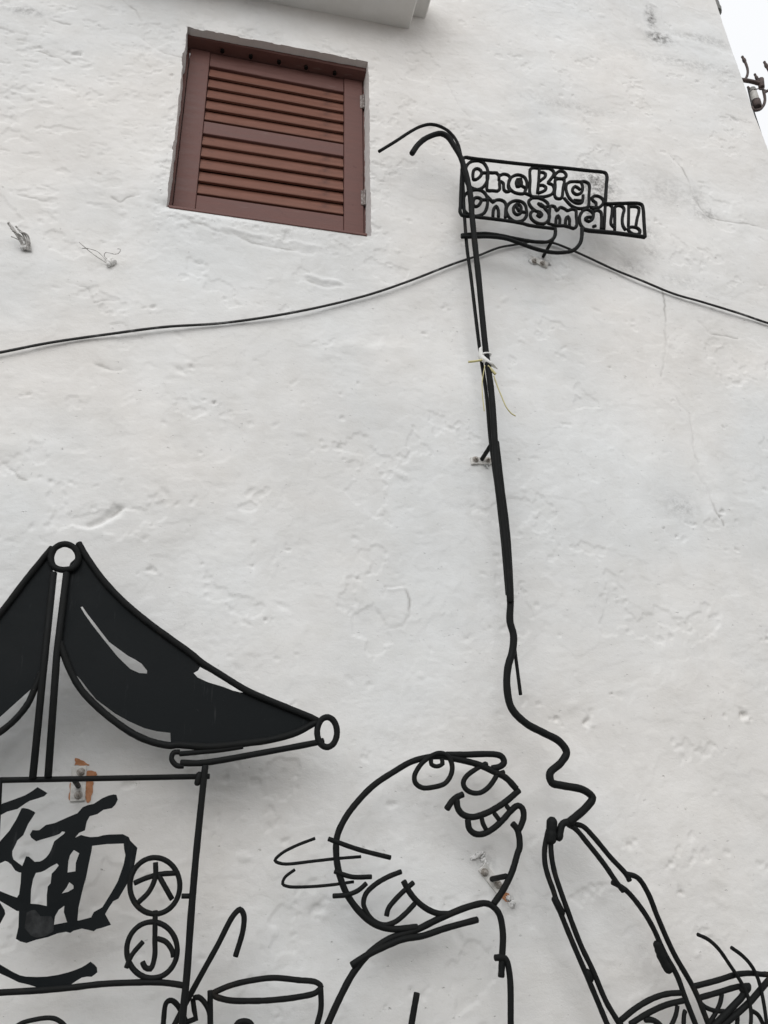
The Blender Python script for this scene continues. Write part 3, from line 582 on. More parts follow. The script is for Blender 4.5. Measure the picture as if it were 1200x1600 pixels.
# ------------------------------------------------------------------ steel line sculptures
RODS=[
('sign','frame',0.0081,-0.125,0,1,[(0.9561,4.3896),(0.9626,4.4462),(0.9780,4.4553),(0.9859,4.4544),(1.1115,4.4623),(1.2393,4.4718),(1.4594,4.4925),(1.5662,4.5002),(1.6366,4.5067),(1.6550,4.5039),(1.6602,4.4868),(1.6503,4.4323),(1.6299,4.3252)]),
('sign','frame',0.0077,-0.125,0,1,[(0.9590,4.4359),(0.9460,4.3200),(0.9328,4.1710),(0.9289,4.1309),(0.9351,4.1142),(0.9506,4.1119),(0.9760,4.1137),(1.0845,4.1193),(1.2065,4.1196),(1.2403,4.1139),(1.3548,4.1169)]),
('sign','frame',0.0082,-0.125,0,1,[(1.6299,4.3252),(1.6284,4.3148),(1.7072,4.3291),(1.7982,4.3469),(1.8147,4.3404),(1.8171,4.3168),(1.8089,4.2392),(1.7993,4.1479)]),
('sign','frame',0.0097,-0.125,0,0,[(1.8002,4.1487),(1.7584,4.1476),(1.6537,4.1456),(1.5237,4.1357),(1.4910,4.1389)]),
('sign','tail',0.0080,-0.125,0,1,[(0.9255,4.0018),(0.9708,4.0160),(1.0366,4.0309),(1.0969,4.0326),(1.1572,4.0281),(1.2181,4.0255),(1.2695,4.0266),(1.3223,4.0378),(1.3514,4.0660),(1.3610,4.0959),(1.3617,4.1212)]),
('sign','tail',0.0085,-0.131,0,1,[(0.9227,3.9880),(0.9825,3.9987),(1.0581,4.0123),(1.1234,4.0136),(1.1828,3.9998),(1.2522,3.9815),(1.3180,3.9746),(1.3755,3.9815),(1.4300,4.0032),(1.4669,4.0469),(1.4824,4.0935),(1.4881,4.1389)]),
('strand','thick_rod',0.0122,-0.149,0,1,[(0.7180,4.3934),(0.7507,4.4573),(0.7925,4.5073),(0.8565,4.5461),(0.8855,4.5357),(0.9158,4.4821),(0.9385,4.4297),(0.9543,4.3641),(0.9707,4.2345),(0.9719,4.0774),(0.9749,3.9128),(0.9780,3.7804),(0.9828,3.4203),(0.9915,3.2173),(0.9864,2.8551),(0.9924,2.7282),(0.9966,2.6065),(0.9983,2.4886),(0.9958,2.3925)]),
('strand','thin_rod',0.0072,-0.121,0,1,[(0.5794,4.4074),(0.6541,4.4832),(0.7290,4.5630),(0.7746,4.6030),(0.8200,4.6260),(0.8647,4.6239),(0.9048,4.6009),(0.9377,4.5517),(0.9509,4.4913),(0.9552,4.4012),(0.9519,4.2513),(0.9483,4.0992),(0.9491,3.9328),(0.9559,3.7999),(0.9693,3.4393),(0.9815,3.2351),(0.9834,3.0155),(0.9927,2.8163),(0.9984,2.6173),(0.9990,2.4286)]),
('strand','wavy_rod',0.0121,-0.141,0,1,[(0.9965,3.0169),(1.0016,2.8334),(1.0074,2.6710),(1.0056,2.5386),(0.9995,2.3996),(0.9918,2.3301),(1.0001,2.2833),(0.9923,2.2314),(0.9715,2.1750),(0.9623,2.1102),(0.9720,2.0422),(1.0169,1.9950),(1.0763,1.9649),(1.1256,1.9394),(1.1464,1.9067),(1.1233,1.8740),(1.0826,1.8417),(1.0858,1.8144),(1.1205,1.8053),(1.1909,1.7916),(1.2175,1.7689),(1.1949,1.7421),(1.1280,1.6962)]),
('strand','thin_rod',0.0059,-0.123,0,1,[(1.0051,2.3730),(1.0067,2.2674),(1.0109,2.1650),(1.0144,2.0878)]),
('hand','arm_line',0.0080,-0.125,0,1,[(1.0774,1.7003),(1.0619,1.6654),(1.0481,1.6210),(1.0453,1.5825),(1.0526,1.5443),(1.0630,1.5119),(1.0772,1.4585),(1.1112,1.3641),(1.1376,1.2973),(1.1707,1.2118),(1.1913,1.1576),(1.2199,1.0943)]),
('hand','arm_line',0.0079,-0.131,0,1,[(1.0711,1.6961),(1.0678,1.6483),(1.0662,1.5985),(1.0716,1.5548),(1.0832,1.5115),(1.1010,1.4528),(1.1308,1.3638),(1.1607,1.2969),(1.1917,1.2165),(1.2194,1.1690),(1.2593,1.0930)]),
('hand','arm_line',0.0081,-0.125,0,1,[(1.1423,1.6940),(1.1811,1.6867),(1.2118,1.6578),(1.2630,1.5962),(1.3088,1.5469),(1.3177,1.5274)]),
('hand','arm_line',0.0081,-0.125,0,1,[(1.3046,1.5498),(1.3457,1.5367),(1.3733,1.4932),(1.3941,1.4277),(1.4298,1.3314),(1.4825,1.2292),(1.5103,1.1406),(1.5345,1.0711)]),
('hand','arm_line',0.0081,-0.131,0,1,[(1.1294,1.6916),(1.1541,1.6782),(1.1868,1.6399),(1.2372,1.5755),(1.2696,1.5265),(1.2905,1.4998)]),
('hand','arm_line',0.0080,-0.125,0,1,[(1.2571,1.5277),(1.3008,1.5032),(1.3451,1.4506),(1.3737,1.4007),(1.3999,1.3326),(1.4315,1.2696),(1.4470,1.2133),(1.4689,1.1428),(1.4903,1.0737)]),
('hand','weld',0.0167,-0.135,0,1,[(1.0765,1.7016),(1.0724,1.6762),(1.0674,1.6482)]),
('hand','weld',0.0118,-0.137,0,1,[(1.1406,1.6980),(1.1106,1.6938),(1.0929,1.6534)]),
('hand','weld',0.0114,-0.125,0,1,[(1.0664,1.4852),(1.0842,1.4478)]),
('hand','weld',0.0111,-0.125,0,1,[(1.1462,1.2919),(1.1532,1.2742)]),
('hand','weld',0.0143,-0.121,0,1,[(1.3837,1.3537),(1.3936,1.3169),(1.4080,1.2880)]),
('bowl','rim',0.0081,-0.125,0,1,[(1.4777,1.2404),(1.5597,1.2526),(1.6318,1.2656),(1.6786,1.2665),(1.7158,1.2619),(1.7361,1.2606),(1.7768,1.2453),(1.7912,1.2199),(1.7824,1.1847),(1.7395,1.1538)]),
('bowl','rim',0.0080,-0.125,0,1,[(1.4917,1.2108),(1.5532,1.2209),(1.6276,1.2336),(1.6684,1.2344)]),
('bowl','weld',0.0125,-0.131,0,1,[(1.6366,1.2277),(1.6547,1.2313)]),
('bowl','rim',0.0080,-0.125,0,1,[(1.2305,1.1663),(1.2847,1.1951),(1.3427,1.2168),(1.3940,1.2262),(1.4358,1.2264)]),
('bowl','rim',0.0080,-0.125,0,1,[(1.2598,1.1564),(1.3232,1.1815),(1.3836,1.1987),(1.4405,1.2067)]),
('bowl','side',0.0079,-0.125,0,1,[(1.2305,1.1663),(1.2367,1.1276),(1.2676,1.0545)]),
('noodles','noodle',0.0057,-0.141,0,1,[(1.5087,1.3782),(1.5431,1.3628),(1.5725,1.3367),(1.5988,1.2973),(1.6305,1.2447),(1.6431,1.2110),(1.6456,1.1717),(1.6354,1.1336),(1.6152,1.0882)]),
('noodles','noodle',0.0057,-0.141,0,1,[(1.6152,1.3396),(1.6493,1.3156),(1.6726,1.2898),(1.6871,1.2577),(1.6926,1.2131),(1.6904,1.1371),(1.6821,1.0844)]),
('noodles','chopstick',0.0099,-0.131,0,0,[(1.6576,1.2312),(1.6255,1.2040),(1.5336,1.1460),(1.4476,1.0899)]),
('noodles','chopstick',0.0090,-0.131,0,0,[(1.7385,1.2521),(1.6582,1.1959),(1.6188,1.1739),(1.5549,1.1406),(1.4678,1.0949)]),
('bowl','bar',0.0066,-0.125,0,1,[(1.5699,1.2191),(1.5592,1.1955),(1.5366,1.1685),(1.5088,1.1422),(1.4809,1.1141)]),
('bowl','bar',0.0066,-0.125,0,1,[(1.4921,1.1988),(1.5118,1.1849),(1.5382,1.1760),(1.5714,1.1726)]),
('bowl','bar',0.0066,-0.125,0,1,[(1.6568,1.1711),(1.6771,1.1592),(1.6886,1.1348),(1.6924,1.1024)]),
('bowl','bar',0.0066,-0.125,0,1,[(1.6138,1.1776),(1.6029,1.1372),(1.5891,1.0975)]),
('bowl','bar',0.0065,-0.125,0,1,[(1.4190,1.1959),(1.4093,1.1729),(1.3911,1.1484),(1.3643,1.1206)]),
('bowl','bar',0.0065,-0.125,0,1,[(1.4428,1.1819),(1.4374,1.1757),(1.4292,1.1464),(1.4191,1.1071)]),
('bowl','bar',0.0083,-0.125,0,1,[(1.3070,1.1655),(1.3337,1.1630),(1.3556,1.1482),(1.3697,1.1203)]),
('figure','head_outline',0.0100,-0.125,0,1,[(0.9740,1.7956),(0.9401,1.8303),(0.9062,1.8462),(0.8553,1.8683),(0.7971,1.8824),(0.7560,1.8901)]),
('figure','head_outline',0.0096,-0.125,0,1,[(0.7777,1.8880),(0.7129,1.8929),(0.6408,1.8773),(0.5836,1.8476),(0.5205,1.8088),(0.4723,1.7647),(0.4319,1.7153),(0.4089,1.6669),(0.4065,1.6191),(0.4145,1.5719),(0.4352,1.5193),(0.4705,1.4727),(0.5152,1.4375),(0.5666,1.4228),(0.6418,1.4249)]),
('figure','eye',0.0078,-0.133,1,1,[(0.7233,1.9010),(0.6920,1.8888),(0.6622,1.8635),(0.6442,1.8324),(0.6479,1.8124),(0.6681,1.8001),(0.7017,1.8016),(0.7393,1.8123),(0.7592,1.8356),(0.7657,1.8607),(0.7585,1.8860),(0.7437,1.8986)]),
('figure','pupil',0.0069,-0.129,0,1,[(0.6998,1.8861),(0.7007,1.8688),(0.7175,1.8626),(0.7359,1.8705),(0.7340,1.8863)]),
('figure','eyebrow',0.0100,-0.125,0,1,[(0.7495,1.8980),(0.8050,1.8984),(0.9174,1.8991),(0.9345,1.8912),(0.9385,1.8751),(0.9252,1.8638),(0.8965,1.8573)]),
('figure','nose',0.0079,-0.125,0,1,[(0.8639,1.8667),(0.8113,1.8333),(0.8009,1.8146),(0.8058,1.7990),(0.8255,1.7865),(0.8530,1.7858),(0.8819,1.8020),(0.9067,1.8303),(0.9166,1.8446)]),
('figure','nose',0.0070,-0.125,0,1,[(0.9057,1.8392),(0.9380,1.8478)]),
('figure','weld',0.0090,-0.125,0,1,[(0.8692,1.8667),(0.8782,1.8700)]),
('figure','cheek',0.0097,-0.125,0,1,[(0.7429,1.7379),(0.7609,1.7606),(0.7769,1.7728),(0.7996,1.7820)]),
('figure','mouth',0.0098,-0.125,0,1,[(0.7766,1.7682),(0.7786,1.7438),(0.7910,1.7255),(0.8209,1.7161),(0.8624,1.7249),(0.9050,1.7430),(0.9415,1.7644),(0.9676,1.7830),(0.9827,1.7940)]),
('figure','mouth',0.0094,-0.125,0,1,[(0.8087,1.7102),(0.8120,1.6831),(0.8279,1.6695),(0.8515,1.6677),(0.8865,1.6823),(0.9230,1.7092),(0.9493,1.7335),(0.9732,1.7481),(0.9866,1.7409),(0.9896,1.7178),(0.9763,1.6874),(0.9666,1.6753)]),
('figure','tooth',0.0073,-0.125,0,1,[(0.8524,1.7189),(0.8563,1.6977),(0.8652,1.6795)]),
('figure','tooth',0.0073,-0.125,0,1,[(0.8935,1.7277),(0.9121,1.7032)]),
('figure','tooth',0.0074,-0.125,0,1,[(0.9350,1.7490),(0.9490,1.7304)]),
('figure','chin',0.0096,-0.125,0,1,[(0.9496,1.6983),(0.9637,1.6814),(0.9693,1.6602),(0.9674,1.6273),(0.9613,1.6158),(0.9371,1.5608),(0.9049,1.5132),(0.8728,1.4773)]),
('figure','hair',0.0046,-0.119,0,1,[(0.3457,1.6631),(0.2897,1.6436),(0.2488,1.6236),(0.2322,1.6064),(0.2528,1.5973),(0.3421,1.6026),(0.4069,1.6079),(0.4804,1.6119)]),
('figure','hair',0.0045,-0.119,0,1,[(0.2894,1.5820),(0.2602,1.5607),(0.2557,1.5454),(0.2703,1.5387),(0.3177,1.5364),(0.3879,1.5393),(0.4591,1.5463)]),
('figure','hair',0.0070,-0.131,0,1,[(0.3817,1.6611),(0.4047,1.6530),(0.4703,1.6311),(0.5663,1.6073)]),
('figure','hair',0.0069,-0.131,0,1,[(0.3999,1.5752),(0.4504,1.5595),(0.5091,1.5582)]),
('figure','hair',0.0069,-0.131,0,1,[(0.3958,1.5114),(0.4374,1.5137),(0.4697,1.5243),(0.4939,1.5423)]),
('figure','ear',0.0073,-0.125,0,1,[(0.5987,1.5703),(0.5587,1.5571),(0.5207,1.5384),(0.4924,1.5143),(0.4853,1.4899),(0.4950,1.4653),(0.5131,1.4459),(0.5437,1.4336),(0.5748,1.4399),(0.6065,1.4605),(0.6357,1.4857)]),
('figure','ear',0.0073,-0.125,0,1,[(0.6344,1.5413),(0.6084,1.5224),(0.5762,1.4956),(0.5569,1.4743),(0.5509,1.4549)]),
('figure','jaw',0.0088,-0.125,0,1,[(0.6028,1.5463),(0.6178,1.5194),(0.6391,1.4939),(0.6699,1.4710),(0.7012,1.4585),(0.7425,1.4550)]),
('figure','shoulder',0.0094,-0.125,0,1,[(0.3621,1.1561),(0.3862,1.2036),(0.4155,1.2582),(0.4552,1.3198),(0.5042,1.3680),(0.5596,1.3991),(0.6326,1.4167),(0.7134,1.4473),(0.8077,1.4753),(0.8551,1.4790),(0.8858,1.4554),(0.8955,1.4078),(0.8881,1.3397),(0.8811,1.2898)]),
('figure','shoulder',0.0090,-0.131,0,1,[(0.4478,1.3382),(0.4866,1.3584),(0.5414,1.3798),(0.5969,1.3967),(0.6530,1.4029),(0.7217,1.4199),(0.8208,1.4393)]),
('figure','body_line',0.0090,-0.129,0,1,[(0.8635,1.3401),(0.8951,1.3374),(0.9054,1.3010),(0.8986,1.1771),(0.8907,1.0735)]),
('figure','body_line',0.0087,-0.125,0,1,[(0.6338,1.2651),(0.6135,1.1813),(0.6002,1.0992)]),
('figure','finger',0.0068,-0.125,0,1,[(-0.0405,1.2124),(-0.0406,1.2404),(-0.0391,1.2687),(-0.0341,1.2763),(-0.0246,1.2777),(-0.0109,1.2688),(0.0036,1.2495),(0.0147,1.2305)]),
('figure','finger',0.0068,-0.125,0,0,[(0.0072,1.2239),(0.0182,1.2275),(0.0403,1.2341),(0.0348,1.2536),(0.0288,1.2798)]),
('figure','finger',0.0068,-0.129,0,1,[(0.0296,1.2802),(0.0432,1.2825),(0.0606,1.2687),(0.0725,1.2494),(0.0768,1.2208),(0.0795,1.1925)]),
('ladle','handle',0.0077,-0.139,0,1,[(0.1327,1.3717),(0.1503,1.4367),(0.1498,1.4729),(0.1393,1.4852),(0.1225,1.4716),(0.0847,1.4012),(0.0439,1.3293),(0.0046,1.2580),(-0.0256,1.1999)]),
('pot','rim',0.0075,-0.125,1,1,[(0.0796,1.2868),(0.1053,1.2988),(0.1369,1.3075),(0.1921,1.3152),(0.2388,1.3173),(0.3053,1.3090),(0.3532,1.3019),(0.3662,1.2910),(0.3535,1.2780),(0.3015,1.2694),(0.2313,1.2659),(0.1850,1.2665),(0.1160,1.2723)]),
('pot','side',0.0075,-0.129,0,1,[(0.0721,1.2968),(0.0785,1.2208),(0.0838,1.1730)]),
('pot','side',0.0077,-0.129,0,1,[(0.3647,1.2895),(0.3663,1.2405),(0.3564,1.2048),(0.3406,1.1662)]),
('pot','handle',0.0075,-0.125,0,1,[(0.1403,1.2040),(0.1485,1.2184),(0.1643,1.2215),(0.1804,1.2167),(0.1903,1.2013)]),
('stall','roof_edge',0.0100,-0.195,0,1,[(-0.4006,2.5016),(-0.3721,2.4578),(-0.3182,2.3896),(-0.2563,2.3277),(-0.1865,2.2716),(-0.1129,2.2200),(-0.0397,2.1705),(-0.0103,2.1475),(0.0572,2.1067),(0.1293,2.0661),(0.2247,2.0283),(0.3181,1.9927),(0.3373,1.9837)]),
('stall','roof_edge',0.0101,-0.195,0,1,[(-0.4133,2.1954),(-0.3785,2.1223),(-0.3409,2.0642),(-0.2920,2.0160),(-0.2355,1.9727),(-0.1801,1.9383),(-0.1260,1.9171),(-0.0773,1.9088),(-0.0643,1.9111),(0.0245,1.9062),(0.1139,1.9150),(0.2049,1.9284),(0.2741,1.9483),(0.3232,1.9742),(0.3374,1.9814)]),
('stall','roof_edge',0.0096,-0.195,0,1,[(-0.4711,2.4825),(-0.5000,2.4322),(-0.5349,2.3679),(-0.5649,2.3079),(-0.5848,2.2711),(-0.6382,2.1863),(-0.7202,2.0954),(-0.8581,1.9975),(-0.9955,1.9376)]),
('stall','roof_edge',0.0092,-0.195,0,1,[(-0.4508,2.1066),(-0.4551,2.0776),(-0.4613,2.0558),(-0.4704,2.0218),(-0.4848,1.9940),(-0.5031,1.9685),(-0.5316,1.9402),(-0.5745,1.9077),(-0.6476,1.8741),(-0.7534,1.8621),(-0.9886,1.9086)]),
('stall','ring',0.0096,-0.201,1,1,[(-0.4376,2.4927),(-0.4088,2.4816),(-0.3935,2.4517),(-0.4010,2.4208),(-0.4289,2.4106),(-0.4568,2.4175),(-0.4707,2.4470),(-0.4629,2.4782)]),
('stall','ring',0.0094,-0.199,1,1,[(0.3949,1.9510),(0.3916,1.9309),(0.3823,1.9155),(0.3692,1.9081),(0.3553,1.9104),(0.3436,1.9219),(0.3368,1.9400),(0.3365,1.9606),(0.3428,1.9791),(0.3543,1.9912),(0.3684,1.9939),(0.3818,1.9867),(0.3914,1.9712)]),
('stall','post',0.0099,-0.199,0,0,[(-0.4568,2.4026),(-0.4437,2.0969),(-0.4299,1.8188)]),
('stall','post',0.0100,-0.199,0,0,[(-0.4212,2.4047),(-0.4151,2.1617),(-0.3916,1.8221)]),
('stall','eave',0.0092,-0.195,0,1,[(0.3571,1.9264),(0.3264,1.9193),(0.1606,1.8878),(0.0405,1.8661),(-0.0034,1.8615),(-0.0494,1.8622)]),
('stall','eave',0.0076,-0.195,0,1,[(-0.0379,1.8540),(-0.0575,1.8548),(-0.0733,1.8720),(-0.0691,1.8893),(-0.0518,1.8916)]),
('stall','eave',0.0073,-0.195,0,1,[(-0.0536,1.8864),(-0.0187,1.8897),(0.0697,1.8991),(0.1233,1.9084)]),
('stall','frame',0.0097,-0.197,0,1,[(0.0204,1.8562),(0.0165,1.7552),(0.0119,1.6171),(0.0099,1.4858),(0.0095,1.3405),(0.0071,1.2689),(0.0057,1.1652)]),
('stall','frame',0.0078,-0.191,0,0,[(-0.7444,1.8113),(-0.5125,1.8162),(-0.3188,1.8196),(0.0352,1.8267)]),
('stall','frame',0.0082,-0.195,0,0,[(-0.5143,1.8223),(-0.5058,1.7501),(-0.4801,1.5076),(-0.4595,1.3122)]),
('stall','frame',0.0076,-0.195,0,1,[(-0.6448,1.3210),(-0.4324,1.3230),(-0.3343,1.3238),(-0.2675,1.3262),(-0.1953,1.3306),(-0.1028,1.3299),(-0.0557,1.3278),(-0.0238,1.3236),(0.0051,1.3180)]),
('stall','weld',0.0090,-0.195,0,1,[(0.0061,1.8320),(0.0019,1.8078)]),
('stall','badge',0.0072,-0.195,1,1,[(-0.0246,1.5492),(-0.0266,1.5262),(-0.0361,1.5063),(-0.0518,1.4920),(-0.0717,1.4847),(-0.0936,1.4854),(-0.1149,1.4938),(-0.1331,1.5091),(-0.1460,1.5293),(-0.1522,1.5523),(-0.1507,1.5753),(-0.1418,1.5955),(-0.1263,1.6104),(-0.1062,1.6182),(-0.0838,1.6178),(-0.0619,1.6092),(-0.0434,1.5935),(-0.0304,1.5726)]),
('stall','badge',0.0070,-0.195,1,1,[(-0.0189,1.3986),(-0.0209,1.3769),(-0.0303,1.3583),(-0.0458,1.3449),(-0.0655,1.3384),(-0.0871,1.3393),(-0.1080,1.3476),(-0.1259,1.3623),(-0.1386,1.3816),(-0.1446,1.4034),(-0.1431,1.4251),(-0.1342,1.4440),(-0.1190,1.4579),(-0.0991,1.4650),(-0.0770,1.4643),(-0.0555,1.4558),(-0.0373,1.4407),(-0.0245,1.4208)]),
('stall','badge',0.0068,-0.195,0,0,[(-0.0187,1.5244),(0.0070,1.5237)]),
('stall','letter',0.0071,-0.195,0,1,[(-0.1428,1.5578),(-0.1154,1.5689),(-0.0792,1.5781),(-0.0373,1.5803)]),
('stall','letter',0.0071,-0.198,0,1,[(-0.0921,1.6079),(-0.0896,1.5705),(-0.1029,1.5362),(-0.1279,1.5112)]),
('stall','letter',0.0071,-0.195,0,1,[(-0.0839,1.5791),(-0.0413,1.5164)]),
('stall','letter',0.0069,-0.195,0,1,[(-0.0825,1.4927),(-0.0772,1.4255),(-0.0743,1.3843),(-0.0818,1.3595),(-0.0955,1.3629),(-0.1035,1.3765)]),
('stall','letter',0.0065,-0.198,0,1,[(-0.1055,1.4218),(-0.1314,1.3909),(-0.1418,1.3631)]),
('stall','letter',0.0066,-0.195,0,1,[(-0.0724,1.4274),(-0.0490,1.4183),(-0.0313,1.3970),(-0.0278,1.3825)]),
('stall','counter_line',0.0054,-0.195,0,1,[(-0.3912,1.2451),(-0.3755,1.2556),(-0.3455,1.2620),(-0.3146,1.2643),(-0.2965,1.2612),(-0.2772,1.2496),(-0.2635,1.2346)]),
]
